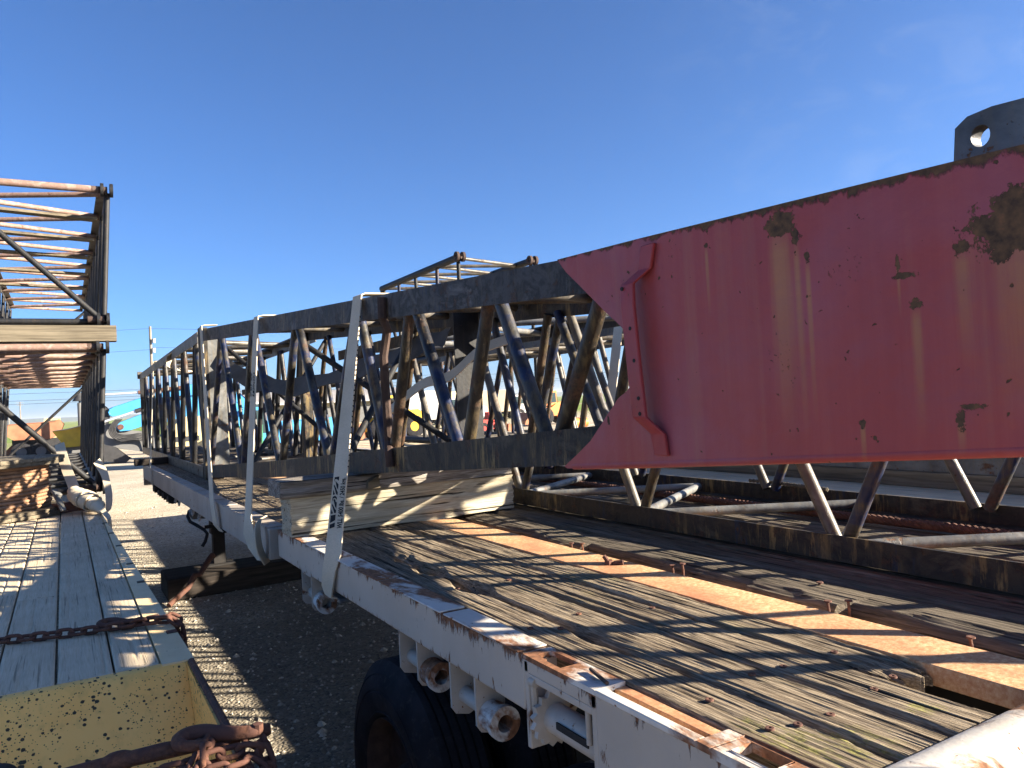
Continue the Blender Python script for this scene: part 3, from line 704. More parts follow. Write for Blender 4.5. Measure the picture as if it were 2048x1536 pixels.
# bent upright with kicked feet on the near face
m = MB(); m.path([(xl(3.72) - .022, 3.72, ztop(3.72) - .02), (xl(3.72) - .025, 3.72, ztop(3.72) - .12), (xl(3.76) + .02, 3.77, ztop(3.72) - .18), (xl(3.8) + .02, 3.84, 2.3), (xl(3.8) + .02, 3.82, zbot(3.8) + .16), (xl(3.74) - .02, 3.73, zbot(3.72) + .10), (xl(3.74) - .02, 3.72, zbot(3.72) + .03)], .024, 8)
m.build('bent_upright', 'rust_dark', RB)
m = MB(); m.box((xr(4.4) - .20, 4.40, zbot(4.4) + .02), (xr(4.4) - .02, 4.414, ztop(4.4) - .02)); m.build('cross_plate', 'tube_black', RB)
# end posts at the junction with the far section
m = MB(); m.box((xl(8.9) - .004, 8.82, 1.33), (xl(8.9) + .075, 8.96, ztop(8.9) + .02)); m.build('end_post', 'chord', RB, bevel=.004)
MB().box((xl(8.9) + .078, 8.90, 1.34), (xl(8.9) + .26, 8.925, ztop(8.9) - .08)).build('end_post', 'grey_steel', RB, bevel=.002)
MB().box((xr(8.9) - .1, 8.82, 1.36), (xr(8.9), 8.96, ztop(8.9))).build('end_post', 'chord', RB, bevel=.004)
m = MB(); m.box((xl(8.8) + .0, 8.70, 1.352), (xl(8.8) + .16, 8.80, 1.50)); m.build('foot_pad', 'rust_dark', RB, bevel=.004)
# red plates
cut = [(2.181, 2.515), (2.133, 2.464), (2.030, 2.381), (1.946, 2.313), (1.888, 2.270), (1.848, 2.236), (1.820, 2.191), (1.806, 2.137), (1.817, 2.089), (1.854, 2.053), (1.901, 2.029), (1.948, 1.988), (2.046, 1.899), (2.162, 1.829), (2.201, 1.806)]
def dens(P, n=3):
    out = []
    for a, b in zip(P[:-1], P[1:]):
        for k in range(n): out.append((lerp(a[0], b[0], k / n) + (random.uniform(-.001, .001) if k else 0), lerp(a[1], b[1], k / n) + (random.uniform(-.001, .001) if k else 0)))
    return out + [P[-1]]
loop = dens(cut) + [(2.185, 1.80), (1.81, 1.826), (.76, 1.90), (.30, 1.93), (.30, 2.438), (.73, 2.462), (1.75, 2.502)]
MB().prism([loop], 0, lambda y, z: xl(y) - .016, lambda y, z: xl(y) - .003).build('red_plate', 'red', RB, bevel=.003)
loop2 = dens(cut) + [(2.185, 1.80), (1.81, 1.826), (1.35, 1.86), (1.1, 1.96), (.76, 1.985), (.30, 2.01), (.30, 2.438), (.73, 2.462), (1.75, 2.502)]
MB().prism([loop2], 0, lambda y, z: xr(y) + .003, lambda y, z: xr(y) + .016).build('red_plate', 'red', RB, bevel=.003)
# top lip and rounded bottom roll of the plated end
m = MB(); P = [(xl(y) - .004, y, z) for y, z in ((.30, 1.935), (.76, 1.905), (1.81, 1.832), (2.16, 1.81))]; m.path(P, .014, 10); m.build('bottom_edge', 'red', RB)
MB().hexa([(xl(.30), .30, 2.41), (xr(.30), .30, 2.41), (xr(.62), .62, 2.43), (xl(.62), .62, 2.43), (xl(.30), .30, 2.42), (xr(.30), .30, 2.42), (xr(.62), .62, 2.44), (xl(.62), .62, 2.44)]).build('top_plate', 'red', RB)
# stand-off handle bent from flat bar
cx = lambda y: xl(y) - .016
prof = [(2.475, .002), (2.405, .002), (2.365, .036), (2.30, .040), (2.10, .040), (1.975, .039), (1.925, .006), (1.862, .003)]
mid = [1.715, 1.735, 1.775, 1.772, 1.758, 1.748, 1.712, 1.705]; W = .029
m = MB()
for k, ((z, d), yc) in enumerate(zip(prof, mid)):
    for (dy, dd) in ((-W, 0), (W, 0), (W, .012), (-W, .012)): m.v.append((cx(yc) - d - .012 + dd, yc + dy, z))
for k in range(len(prof) - 1):
    for j in range(4): m.f.append((k * 4 + j, k * 4 + (j + 1) % 4, k * 4 + 4 + (j + 1) % 4, k * 4 + 4 + j))
m.f += [(3, 2, 1, 0), tuple(len(prof) * 4 - 4 + j for j in range(4))]
M['red_bracket'] = painted('red_bracket_paint', (.31, .042, .044), (.27, .046, .055), (.10, .055, .03), .60, .64, 6, rough=.45, streak=.2)
m.build('stand_off_bracket', 'red_bracket', RB, bevel=.003)
m = MB()
for y, z in ((1.79, 2.355), (1.762, 2.235), (1.752, 2.14), (1.742, 2.03), (1.74, 1.985)): m.tube((cx(y) - .0535, y, z), (cx(y) - .050, y, z), .006, 8)
m.build('bolt_hole', 'dark', RB)
# dark lifting lug
out = [(.975, 2.50), (.965, 2.60), (.937, 2.618), (.885, 2.622), (.60, 2.60), (.45, 2.58), (.33, 2.41), (.97, 2.41)]
hl = [(.912 + .021 * math.cos(t), 2.567 + .024 * math.sin(t)) for t in [-2 * PI * i / 20 for i in range(20)]]
MB().prism([out, hl], 0, 1.745, 1.785).build('lifting_lug', 'grey_steel', RB, bevel=.002)
RB.children[-1].data.materials[0] = steel('lug_steel', [(.022, .024, .03), (.03, .045, .075), (.07, .08, .085), (.05, .035, .025)], (.10, .05, .03), (.50, .6), scale=18, rough=.65, runs=.5)

# ------------------------------------------------------------------ far boom section, same line
FB = thing('boom_section', 'full-height black lattice boom section at the front of the flatbed, butted to the red-ended one', 'crane boom', (1.95, 12.8, 1.36))
fF = lambda y: (1.30, 2.62, 1.356, 2.955 - .0100 * (y - 8.99))
nbf = [9.02 + 1.05 * i for i in range(8)]; ntf = [9.5 + 1.05 * i for i in range(7)]
lattice(FB, fF, nbf, ntf, 'angle', .12, .032, ('pole_steel', 'grey_steel', 'tube', 'tube_black', 'pole_steel'))
for x in (1.30, 2.54): MB().box((x, 16.37, 1.36), (x + .08, 16.45, 2.88)).build('end_post', 'tube_black', FB)
for x in (1.28, 2.56): m = MB(); m.lathe([(-.04, .07), (.04, .07), (.04, .03), (-.04, .03)], (x + .03, 16.5, 2.86), 'x', 16); m.build('end_lug', 'pole_steel', FB)

# ------------------------------------------------------------------ low boom on the right half of the deck
RG = thing('boom_section', 'untapered dark lattice boom lying along the right half of the flatbed behind the red plate', 'crane boom', (3.06, 3.8, 1.36))
fR = lambda y: (2.535, 3.60, 1.362, 2.64)
nbr = [-.45 + 1.2 * i for i in range(8)]; ntr = [.15 + 1.2 * i for i in range(7)]
lattice(RG, fR, nbr, ntr, 'angle', .098, .0265, ('chord', 'chord', 'pole_steel', 'tube', 'grey_steel'))
RH = thing('boom_section', 'dark boom section at the front right of the flatbed, beside the full-height one', 'crane boom', (3.1, 11.5, 1.36))
lattice(RH, lambda y: (2.74, 3.54, 1.362, 2.44), [8.75 + .9 * i for i in range(7)], [9.2 + .9 * i for i in range(6)], 'angle', .09, .027, ('chord', 'chord', 'tube', 'tube_black', 'grey_steel'))
# wire rope along the deck
def rope(P, r, twists, name, mat, n=26, seg=None):
    P = [V(p) for p in P]; 
    # densify
    Q = []; 
    for a, b in zip(P[:-1], P[1:]):
        k = max(2, int((b - a).length / .03)); Q += [a.lerp(b, i / k) for i in range(k)]
    Q.append(P[-1]); m = MB(); dist = 0; S_ = [[] for _ in range(5)]; prev = None
    for i, p in enumerate(Q):
        d = (Q[min(i + 1, len(Q) - 1)] - Q[max(0, i - 1)]).normalized(); x = d.cross(V((0, 0, 1))).normalized(); y = d.cross(x)
        if i: dist += (p - Q[i - 1]).length
        for s in range(5):
            t = 2 * PI * s / 5 + dist * twists; S_[s].append(p + x * (r * .55 * math.cos(t)) + y * (r * .55 * math.sin(t)))
    for s in S_: m.path(s, r * .5, 6)
    return m
t = rope([(3.33, -.6, 1.375), (3.34, .8, 1.375), (3.36, 2.0, 1.377), (3.33, 3.4, 1.376), (3.36, 5., 1.376), (3.34, 7., 1.375)], .024, 42, 'wire_rope', 'rust').build('wire_rope', 'rust'); tag(t, 'rusty twisted wire rope lying along the deck inside the right-hand boom', 'wire rope')
t = rope([(3.5, 2.72, 1.475), (3.52, 2.9, 1.478), (3.58, 3.15, 1.476), (3.60, 3.35, 1.472)], .012, 60, 'rope', 'timber_x').build('rope', 'timber_x'); tag(t, 'short frayed tan rope on the chord at a foot of the right-hand boom', 'rope')

# ------------------------------------------------------------------ straps
def ribbon(P, Wd, th=.0035, sub=1):
    """P centre points, Wd width vectors (full width)"""
    m = MB(); n = len(P)
    for i in range(n):
        p = V(P[i]); w = V(Wd[i]) / 2; d = V(P[min(i + 1, n - 1)]) - V(P[max(0, i - 1)]); nn = d.cross(w).normalized() * th
        m.v += [tuple(p - w - nn), tuple(p + w - nn), tuple(p + w + nn), tuple(p - w + nn)]
    for i in range(n - 1):
        for j in range(4): m.f.append((i * 4 + j, i * 4 + (j + 1) % 4, i * 4 + 4 + (j + 1) % 4, i * 4 + 4 + j))
    m.f += [(3, 2, 1, 0), tuple(n * 4 - 4 + j for j in range(4))]
    return m
def smoothpts(P, k=6):
    P = [V(p) for p in P]; out = []
    for i in range(len(P) - 1):
        a = P[max(0, i - 1)]; b = P[i]; c = P[i + 1]; d = P[min(len(P) - 1, i + 2)]
        for j in range(k):
            t = j / k; out.append(.5 * ((2 * b) + (c - a) * t + (2 * a - 5 * b + 4 * c - d) * t * t + (3 * b - a - 3 * c + d) * t ** 3))
    return out + [P[-1]]
def text_mesh(body, size):
    cu = bpy.data.curves.new('txt', 'FONT'); cu.body = body; cu.size = size; cu.align_x = 'LEFT'; cu.offset = size * .03
    ob = bpy.data.objects.new('txt', cu); COL.objects.link(ob)
    dg = bpy.context.evaluated_depsgraph_get(); dg.update(); me = bpy.data.meshes.new_from_object(ob.evaluated_get(dg))
    vs = [v.co.copy() for v in me.vertices]; fs = [tuple(p.vertices) for p in me.polygons]
    bpy.data.objects.remove(ob); bpy.data.curves.remove(cu); bpy.data.meshes.remove(me)
    return vs, fs
def strap_print(root, p0, p1, w0, w1, t0, length, flip, logo=True):
    """printed band on the straight run p0(bottom)->p1(top); text reads upwards"""
    p0, p1, w0, w1 = V(p0), V(p1), V(w0), V(w1); D = (p1 - p0); Lr = D.length
    nrm = None
    def place(u, v):   # u along (0..length) from t0, v across -0.5..0.5
        t = t0 + u / Lr; w = w0.lerp(w1, t); c = p0.lerp(p1, t)
        n = w.cross(D).normalized()
        if n.y > 0: n = -n
        return tuple(c + w * v + n * .0055)
    s = -1 if flip else 1
    vs, fs = text_mesh('WLL 5400 lbs. / 2450 kgs.', 1.)
    xm = max(v.x for v in vs); m = MB()
    m.add([place(v.x / xm * length, s * (.44 - v.y * .44)) for v in vs], fs); m.build('printed_rating', 'black_print', root, smooth=False)
    # black slanted block with three pale strokes
    A = lambda u, v: (u * length, v)
    quads = [[(.0, .17), (.04, -.17), (.16, -.17), (.11, .17)], [(.155, .17), (.24, -.17), (.36, -.17), (.30, .17)]]
    m = MB()
    def poly(L_):
        f = tessellate_polygon([[V((a, b, 0)) for a, b in L_]])
        m.add([place(a * length, s * (-.20 - b * 1.0)) for a, b in L_], [tuple(t) for t in f])
    poly([(-.02, .17), (.02, -.17), (.105, -.17), (.06, .17)])
    poly([(.09, .17), (.15, -.17), (.26, -.17), (.235, .17)])
    poly([(.265, .17), (.28, .02), (.33, .12), (.36, .17)]); poly([(.29, -.17), (.285, -.06), (.40, .10), (.44, .17), (.47, .17), (.43, .05), (.36, -.10), (.345, -.17)])
    poly([(.38, -.17), (.41, -.08), (.55, .10), (.56, -.02), (.50, -.10), (.50, -.17)])
    poly([(.50, .17), (.60, .17), (.63, .0), (.60, -.13), (.545, -.17), (.585, -.02), (.575, .10)])
    poly([(.64, .17), (.655, .02), (.72, .12), (.75, .17)]); poly([(.64, -.17), (.66, -.06), (.78, .10), (.82, .17), (.86, .17), (.80, .02), (.72, -.12), (.70, -.17)])
    poly([(.75, -.17), (.80, -.05), (.93, .09), (.90, -.02), (.86, -.17)])
    poly([(.89, .17), (1.0, .17), (1.02, -.17), (.93, -.17), (.965, 0.), (.96, .12)])
    m.build('printed_mark', 'black_print', root, smooth=False)
GS = 'webbing straps over the booms'
# near strap, printed
p_top = V((1.430, 4.09, 2.658)); p_bot = V((1.048, 3.50, 1.375))
w_top = V((.014, -.099, 0)); w_bot = V((.046, -.086, 0))
P = [(1.62, 4.11, 2.672), (1.46, 4.10, 2.668), p_top] + [p_top.lerp(p_bot, i / 12) for i in range(1, 12)] + [p_bot, (1.035, 3.53, 1.30), (1.030, 3.555, 1.22), (1.035, 3.565, 1.175), (1.07, 3.565, 1.165)]
Wd = [(.0, -.1, .0)] * 2 + [w_top] + [w_top.lerp(w_bot, i / 12) for i in range(1, 12)] + [w_bot, (.03, -.10, 0), (.02, -.10, 0), (.0, -.1, 0), (0, -.1, 0)]
ST = tag(ribbon(P, Wd).build('strap', 'strap'), 'widest pale webbing strap with printed weight rating, hooked to the near side rail', 'strap', GS)
strap_print(ST, p_bot, p_top, w_bot, w_top, .085, .255, False)
m = MB(); m.box((1.062, 3.47, 1.165), (1.12, 3.60, 1.172)); m.tube((1.05, 3.44, 1.168), (1.12, 3.44, 1.168), .008, 8); m.build('flat_hook', 'grey_steel', ST)
# stitched seam
m = MB()
for i in range(30):
    t = .30 + .62 * i / 30; c = p_bot.lerp(p_top, t); w = w_bot.lerp(w_top, t)
    if i % 1 == 0: q = c + w * .53; m.ball(tuple(q), .0042, 6)
m.build('edge_stitching', 'black_print', ST)
# second strap with folded slack at the rail
p_top = V((1.345, 6.25, 2.795)); p_bot = V((.995, 5.12, 1.375))
w_top = V((.012, -.098, 0)); w_bot = V((.020, -.096, 0))
P = [(1.55, 6.29, 2.81), (1.39, 6.26, 2.803), p_top] + [p_top.lerp(p_bot, i / 12) for i in range(1, 12)] + [p_bot, (.985, 5.06, 1.28), (.995, 4.98, 1.20), (1.03, 4.90, 1.13)]
Wd = [(0, -.1, 0)] * 2 + [w_top] + [w_top.lerp(w_bot, i / 12) for i in range(1, 12)] + [w_bot, (.05, -.09, 0), (.05, -.09, 0), (.05, -.09, 0)]
S2 = tag(ribbon(P, Wd).build('strap', 'strap'), 'pale strap with small dark print and folded slack at the rail', 'strap', GS)
strap_print(S2, p_bot, p_top, w_bot, w_top, .55, .23, True)
sl = smoothpts([(1.10, 5.08, 1.375), (1.03, 4.92, 1.385), (.985, 4.80, 1.36), (.975, 4.76, 1.29), (.99, 4.77, 1.21), (1.03, 4.80, 1.13)], 5)
ribbon(sl, [(.05, .09, 0)] * len(sl)).build('folded_slack', 'strap', S2)
# third, fourth
def plain(pt, pb, wt, wb, tail, label):
    pt, pb, wt, wb = V(pt), V(pb), V(wt), V(wb)
    P = [pt + V((.16, .02, .012)), pt + V((.03, .0, .006)), pt] + [pt.lerp(pb, i / 8) for i in range(1, 8)] + [pb] + tail
    Wd = [(0, -.1, 0)] * 2 + [wt] + [wt.lerp(wb, i / 8) for i in range(1, 8)] + [wb] * (1 + len(tail))
    return tag(ribbon(P, Wd).build('strap', 'strap'), label, 'strap', GS)
plain((1.285, 8.62, 2.975), (.985, 6.45, 1.375), (.006, -.1, 0), (.012, -.1, 0), [(.98, 6.36, 1.28), (.985, 6.33, 1.19), (1.02, 6.3, 1.14)], 'unprinted narrow-looking strap running down beside the end post of the red-ended boom')
plain((1.285, 13.6, 2.93), (.975, 11.3, 1.375), (.0, -.1, 0), (.004, -.1, 0), [(.97, 11.25, 1.25), (.99, 11.22, 1.14)], 'faint far strap over the far boom section near the front of the flatbed')
# grey canvas sling sagging inside the boom
sl = smoothpts([(1.40, 8.6, 2.62), (1.62, 8.1, 2.40), (1.85, 7.3, 2.26), (2.1, 6.3, 2.34), (2.3, 5.4, 2.46), (2.36, 4.9, 2.52)], 5)
cv = flat('grey_canvas', (.085, .08, .073), .9, var=.3, scale=5, bump=.003); M['canvas'] = cv
t = ribbon(sl, [(.1, .05, .15 + .04 * math.sin(i * 1.3)) for i in range(len(sl))]).build('canvas_sling', 'canvas'); tag(t, 'broad grey canvas sling sagging along the inside of the red-ended boom', 'sling')
sl = smoothpts([(1.8, 8.9, 2.96), (1.75, 9.8, 3.02), (1.55, 10.6, 2.98), (1.33, 11.4, 2.90), (1.29, 11.5, 2.80), (1.34, 11.6, 2.72), (1.6, 11.8, 2.66)], 4)
t = ribbon(sl, [(.1, .14, .02)] * len(sl)).build('canvas_sling', 'strap'); tag(t, 'pale strap loop draped over the top chord of the far boom section', 'sling')
sl = smoothpts([(2.3, 3.95, 2.40), (2.15, 4.05, 2.34), (2.0, 4.15, 2.20), (1.88, 4.3, 2.16), (1.75, 4.55, 2.0), (1.7, 4.6, 1.96)], 5)
t = ribbon(sl, [(.03, .05, .06)] * len(sl)).build('loose_strap', 'strap'); tag(t, 'slack tan strap knotted diagonally inside the lattice behind the bent upright', 'strap')

# ================================================================== TRAILER BEYOND, ON THE RIGHT
T3 = thing('flatbed_trailer', 'pale flatbed trailer further right, seen below the red plate, carrying stacked booms', 'trailer', (5.5, 7, 0))
MB().box((4.16, -1.5, 1.19), (4.28, 15, 1.35)).build('side_rail', 'white', T3, bevel=.005)
MB().box((6.64, -1.5, 1.19), (6.76, 15, 1.35)).build('side_rail', 'white', T3, bevel=.005)
for i in range(7): MB().box((4.285 + i * .336, -1.5, 1.28), (4.615 + i * .336, 15, 1.342)).build('deck_plank', 'plank_grey', T3)
for x in (4.96, 5.81): MB().box((x, -1.2, .75), (x + .14, 14.8, 1.278)).build('main_beam', 'dark', T3)
for (y) in (.4, 13.2):
    for x in (4.21, 6.41):
        w = MB(); w.lathe([(0, .29), (0, .40), (.03, .49), (.05, .51), (.23, .51), (.26, .47), (.27, .29)], (x, y, .51), 'x', 40); r_ = w.build('wheel', 'rubber', T3)
        k = MB(); k.lathe([(.02, .288), (.05, .26), (.1, .25), (.11, .05), (.11, .001), (.15, .001), (.15, .24), (.24, .288)], (x, y, .51), 'x', 24); k.build('rim', 'rust_dark', r_)
    m = MB(); m.tube((4.26, y, .51), (6.56, y, .51), .07); m.box((4.98, y - .1, .5), (5.08, y + .1, .76)); m.box((5.83, y - .1, .5), (5.93, y + .1, .76)); m.build('axle', 'dark', T3)
t = MB().box((4.72, 1.2, 1.344), (4.85, 6.2, 1.44)).build('long_timber', 'timber_y', bevel=.004); tag(t, 'long brown timber lying lengthwise on the pale trailer under a dusty boom chord', 'timber')
def ends(root, f, y, r, mat, d=.05):
    c = f(y)
    for x in (c[0], c[1]):
        for z in (c[2], c[3]):
            for o_ in (-.05, .05): 
                m = MB(); m.lathe([(-.02, .075), (.02, .075), (.02, .03), (-.02, .03)], (x + o_, y - d, z), 'x', 16); m.build('end_lug', mat, root)
            
GR = 'boom sections on the trailer beyond'
f5 = lambda y: (5.2, 6.48, 2.86, 4.20)
A = thing('boom_section', 'highest of the booms on the trailer beyond, its pinned corner rising over the red-ended boom', 'crane boom', (5.84, 12, 2.83), GR)
nb_ = [10.3 + .8 * i for i in range(5)]; nt_ = [10.35 + .8 * i for i in range(5)]
nt_[-1] = 13.5; nb_[-1] = 13.5
lattice(A, f5, nb_, [10.34, 11.1, 11.9, 12.7, 13.48], 'tube', .11, .03, ('tube_black', 'tube_black', 'tube_black', 'tube', 'pole_steel'))
ends(A, f5, 10.3, .07, 'rust_dark')
f6 = lambda y: (5.2, 6.48, 1.42, 2.76)
A = thing('boom_section', 'lower boom under the highest one on the trailer beyond, glimpsed through the lattice', 'crane boom', (5.84, 12, 1.35), GR)
lattice(A, f6, nb_, [10.34, 11.1, 11.9, 12.7, 13.48], 'tube', .11, .03, ('tube_black', 'tube_black', 'tube_black', 'tube', 'pole_steel'))
ends(A, f6, 10.3, .07, 'rust_dark')
f7 = lambda y: (4.75, 6.05, 1.443, 2.74)
A = thing('boom_section', 'dusty boom on the trailer beyond, its grey lower chord showing under the red plate', 'crane boom', (5.4, 6, 1.44), GR)
lattice(A, f7, [1.75 + .85 * i for i in range(11)], [2.175 + .85 * i for i in range(10)], 'angle', .115, .028, ('grey_steel', 'pole_steel', 'pole_steel', 'tube_brown', 'pole_steel'))
sl = [V((4.80, 5.95, 2.80)), V((4.70, 5.92, 2.74)), V((4.40, 5.75, 1.9)), V((4.15, 5.6, 1.36)), V((4.14, 5.6, 1.2))]
t = ribbon(sl, [(.03, -.1, 0)] * 5).build('strap', 'strap'); tag(t, 'upright pale strap on the trailer beyond, seen through the cut-out', 'strap')

# ================================================================== CREAM LOWBED TRAILER (left)
TL = thing('lowbed_trailer', 'cream and yellow lowbed trailer with silver-grey planks, close on the left', 'trailer', (-.8, 8, 0))
zd = 1.05
pe = [(-1.05, -.865), (-.858, -.665), (-.657, -.462), (-.454, -.273), (-.265, -.066), (-.056, .136), (.144, .304)]
for i, (a, b) in enumerate(pe):
    y = 3.475 + (0 if i > 3 else random.uniform(0, .03)); first = True
    while y < 22:
        ln = random.choice([2.1, 2.6, 3.2, 4.1]) if y > 9 else [0, 1.9, 2.2, 1.35, 1.15, 2.7, 1.35][i] * (1 if first else random.uniform(.9, 1.3)) + .6
        e = min(22, y + ln); yy = np.arange(y, e - .006, .025 if y < 9 else .3); yy[-1] = e - .006
        if len(yy) < 3: break
        dz = random.uniform(-.002, .003); sd = random.randint(1, 900); tilt = random.uniform(-.012, .012)
        def fz(X, Y):
            ed = np.minimum(X - a, b - X); en = np.minimum(Y - y, e - Y)
            return zd - .002 + dz + tilt * (X - (a + b) / 2) + grain(X, Y, sd) * .45 - .006 * np.clip(1 - ed / .008, 0, 1) ** 2 - .006 * np.clip(1 - en / .012, 0, 1) ** 2
        heightfield(a, b, yy, fz, .985, 30 if y < 9 else 6).build('deck_plank', 'plank_grey', TL)
        y = e + .009; first = False
m = MB(); m.prism([[(.308, 3.42), (.428, 3.42), (.318, 9.2), (.308, 22), (.307, 22)]], 2, .74, zd + .004); m.build('side_rail', 'cream_rail', TL, bevel=.012)
MB().box((-1.12, 3.6, .74), (-1.055, 22, zd)).build('side_rail', 'cream_rail', TL, bevel=.01)
for y in (3.9, 5.2, 5.9, 6.8, 7.6, 8.4, 9.6, 10.8):   # wooden plugs of the stake pockets
    xo = .428 - (y - 3.42) * .019 if y < 9.2 else .318
    MB().box((xo - .045, y - .02, 1.04), (xo + .0005, y + .035, 1.0575)).build('stake_plug', 'timber_x' if y > 4 else 'rust', TL, bevel=.003)
# stepped end: folded plate below the planks, and side wall running on towards the viewer
sec = [(3.47, zd - .02), (3.465, zd - .004), (3.44, zd + .002), (3.405, zd - .008), (3.385, zd - .035), (2.80, .50), (2.82, .485), (3.395, zd - .065), (3.44, zd - .03)]
m = MB(); m.prism([sec], 0, -1.05, .395); m.build('end_plate', 'yellow_face', TL)
sec = [(1.6, .45), (3.415, .45), (3.43, zd - .002), (3.3, zd - .006), (2.5, zd - .012), (1.6, zd - .02)]
m = MB(); m.prism([sec], 0, .396, .424); m.build('side_wall', 'yellow_face', TL, bevel=.004)
m = MB(); m.path([(.414, 3.40, zd + .001), (.416, 3.1, zd - .004), (.42, 2.5, zd - .010), (.42, 1.7, zd - .016)], .014, 8); m.build('wall_edge', 'rust', TL)
MB().box((-1.05, 1.6, .44), (.396, 2.80, .46)).build('well_floor', 'yellow_face', TL)
m = MB(); m.lathe([(-.02, .055), (.02, .055), (.03, .04), (.02, .028), (-.02, .028), (-.03, .04)], (-.20, 2.74, 1.0), 'y', 24); m.build('tie_ring', 'dark', TL)
for y in (13, 16, 19): MB().box((-1.05, y, .6), (.3, y + .2, .98)).build('crossmember', 'dark', TL)
for x in (-.9, .05): MB().box((x, 3.6, .5), (x + .12, 22, .978)).build('main_beam', 'dark', TL)
for y in (18.2, 19.5):
    for x in (-1.05, .05):
        w = MB(); w.lathe([(0, .22), (0, .33), (.03, .39), (.05, .4), (.2, .4), (.23, .38), (.24, .22)], (x, y, .4), 'x', 32); r_ = w.build('wheel', 'rubber', TL)
        k = MB(); k.lathe([(.02, .219), (.06, .2), (.1, .19), (.11, .05), (.11, .001), (.15, .001), (.15, .18), (.22, .219)], (x, y, .4), 'x', 20); k.build('rim', 'rust_dark', r_)

# ------------------------------------------------------------------ chains
def link_mesh(Lo=.084, wdt=.052, r=.0085):
    m = MB(); pts = []; R = wdt / 2 - r; s = Lo / 2 - R - r
    for i in range(9): t = -PI / 2 + PI * i / 8; pts.append((s + R * math.cos(t), R * math.sin(t), 0))
    for i in range(9): t = PI / 2 + PI * i / 8; pts.append((-s + R * math.cos(t), R * math.sin(t), 0))
    m.path(pts, r, 8, closed=True); me = bpy.data.meshes.new('link'); me.from_pydata(m.v, [], m.f); me.polygons.foreach_set('use_smooth', [True] * len(me.polygons)); me.materials.append(M['rust']); return me
LINK = link_mesh()
def chain(root, P, pitch=.053, roll0=.3, wob=.25):
    P = smoothpts(P, 24); acc = 0; nxt = 0; k = 0
    for a, b in zip(P[:-1], P[1:]):
        d = (b - a); ln = d.length
        while nxt <= acc + ln and ln > 0:
            p = a + d * ((nxt - acc) / ln); x = d.normalized(); up = V((0, 0, 1)) if abs(x.z) < .9 else V((1, 0, 0))
            y = up.cross(x).normalized(); z = x.cross(y)
            R = Matrix((x, y, z)).transposed().to_4x4() @ Matrix.Rotation((PI / 2 if k % 2 else 0) + roll0 + random.uniform(-wob, wob), 4, 'X')
            o = bpy.data.objects.new('link', LINK); COL.objects.link(o); o.parent = root
            R.translation = p - wloc(root); o.matrix_local = R
            nxt += pitch; k += 1
        acc += ln
def hook(root, at, rot, sc=1.):
    m = MB(); c, s = math.cos(rot), math.sin(rot)
    P = [(.10, 0, .0), (.06, .0, .003), (.02, .008, .006), (-.02, .028, .008), (-.055, .03, .008), (-.075, .008, .008), (-.068, -.018, .006), (-.04, -.03, .004), (-.015, -.026, .004)]
    m.path(smoothpts([(at[0] + sc * (x * c - y * s), at[1] + sc * (x * s + y * c), at[2] + sc * z) for x, y, z in P], 4), [sc * .013 + sc * .006 * math.sin(PI * min(1, i / 26)) for i in range(33)], 10)
    m.tube((at[0] + sc * .10 * c, at[1] + sc * .10 * s, at[2] - .015), (at[0] + sc * .10 * c, at[1] + sc * .10 * s, at[2] + .022), .012 * sc, 8)
    m.build('hook', 'rust', root)
CH = thing('chain', 'rusty chain with grab hook drawn straight across the grey planks and over the cream rail', 'chain', (.1, 4.1, 1.05))
chain(CH, [(-1.0, 4.42, 1.072), (-.6, 4.33, 1.071), (-.28, 4.235, 1.070), (.0, 4.15, 1.071), (.15, 4.10, 1.078), (.27, 4.07, 1.085), (.38, 4.03, 1.085), (.425, 4.01, 1.07), (.445, 4.0, 1.02), (.45, 3.99, .88), (.45, 3.98, .7)])
chain(CH, [(.23, 4.11, 1.075), (.33, 4.08, 1.083), (.40, 4.045, 1.09), (.44, 4.03, 1.06), (.455, 4.02, .95), (.455, 4.01, .84)], roll0=.9)
hook(CH, (.185, 4.135, 1.078), -.35)
C2 = thing('chain', 'tangled rusty chain with big grab hook hanging over the yellow side wall at the bottom', 'chain', (.3, 2.5, 1.0))
chain(C2, [(-.30, 2.60, .99), (-.05, 2.53, 1.03), (.06, 2.44, 1.05), (.16, 2.40, 1.055), (.25, 2.38, 1.06), (.34, 2.38, 1.068), (.43, 2.36, 1.07), (.47, 2.34, 1.05), (.475, 2.30, .96), (.47, 2.25, .85)])
chain(C2, [(.20, 2.33, 1.03), (.28, 2.35, 1.06), (.33, 2.42, 1.095), (.40, 2.43, 1.085), (.455, 2.40, 1.08), (.48, 2.36, 1.03), (.475, 2.33, .9)], roll0=1.1, wob=.5)
chain(C2, [(.22, 2.27, 1.0), (.29, 2.31, 1.05), (.31, 2.39, 1.10), (.305, 2.44, 1.08), (.30, 2.47, 1.05)], roll0=.2, wob=.5)
chain(C2, [(.05, 2.40, 1.02), (.14, 2.34, 1.04), (.24, 2.35, 1.06), (.30, 2.32, 1.05), (.37, 2.30, 1.055), (.43, 2.30, 1.05), (.46, 2.27, 1.0), (.465, 2.22, .9)], roll0=.6, wob=.6)
hook(C2, (.345, 2.425, 1.10), -.2, 1.25)
m = MB(); m.path([(-.45, 2.72, 1.06), (-.05, 2.535, 1.062), (.05, 2.515, 1.066), (.14, 2.49, 1.078), (.22, 2.475, 1.082), (.30, 2.465, 1.08), (.40, 2.45, 1.082), (.503, 2.432, 1.085), (.51, 2.431, 1.085)], [.018, .018, .024, .022, .024, .020, .0185, .0185, .015], 14)
m.ball((.10, 2.505, 1.072), .034, 12, (1.6, .8, .9))
t = m.build('load_binder', 'rust'); tag(t, 'rusty lever load binder lying across the yellow side wall at the bottom', 'load binder')

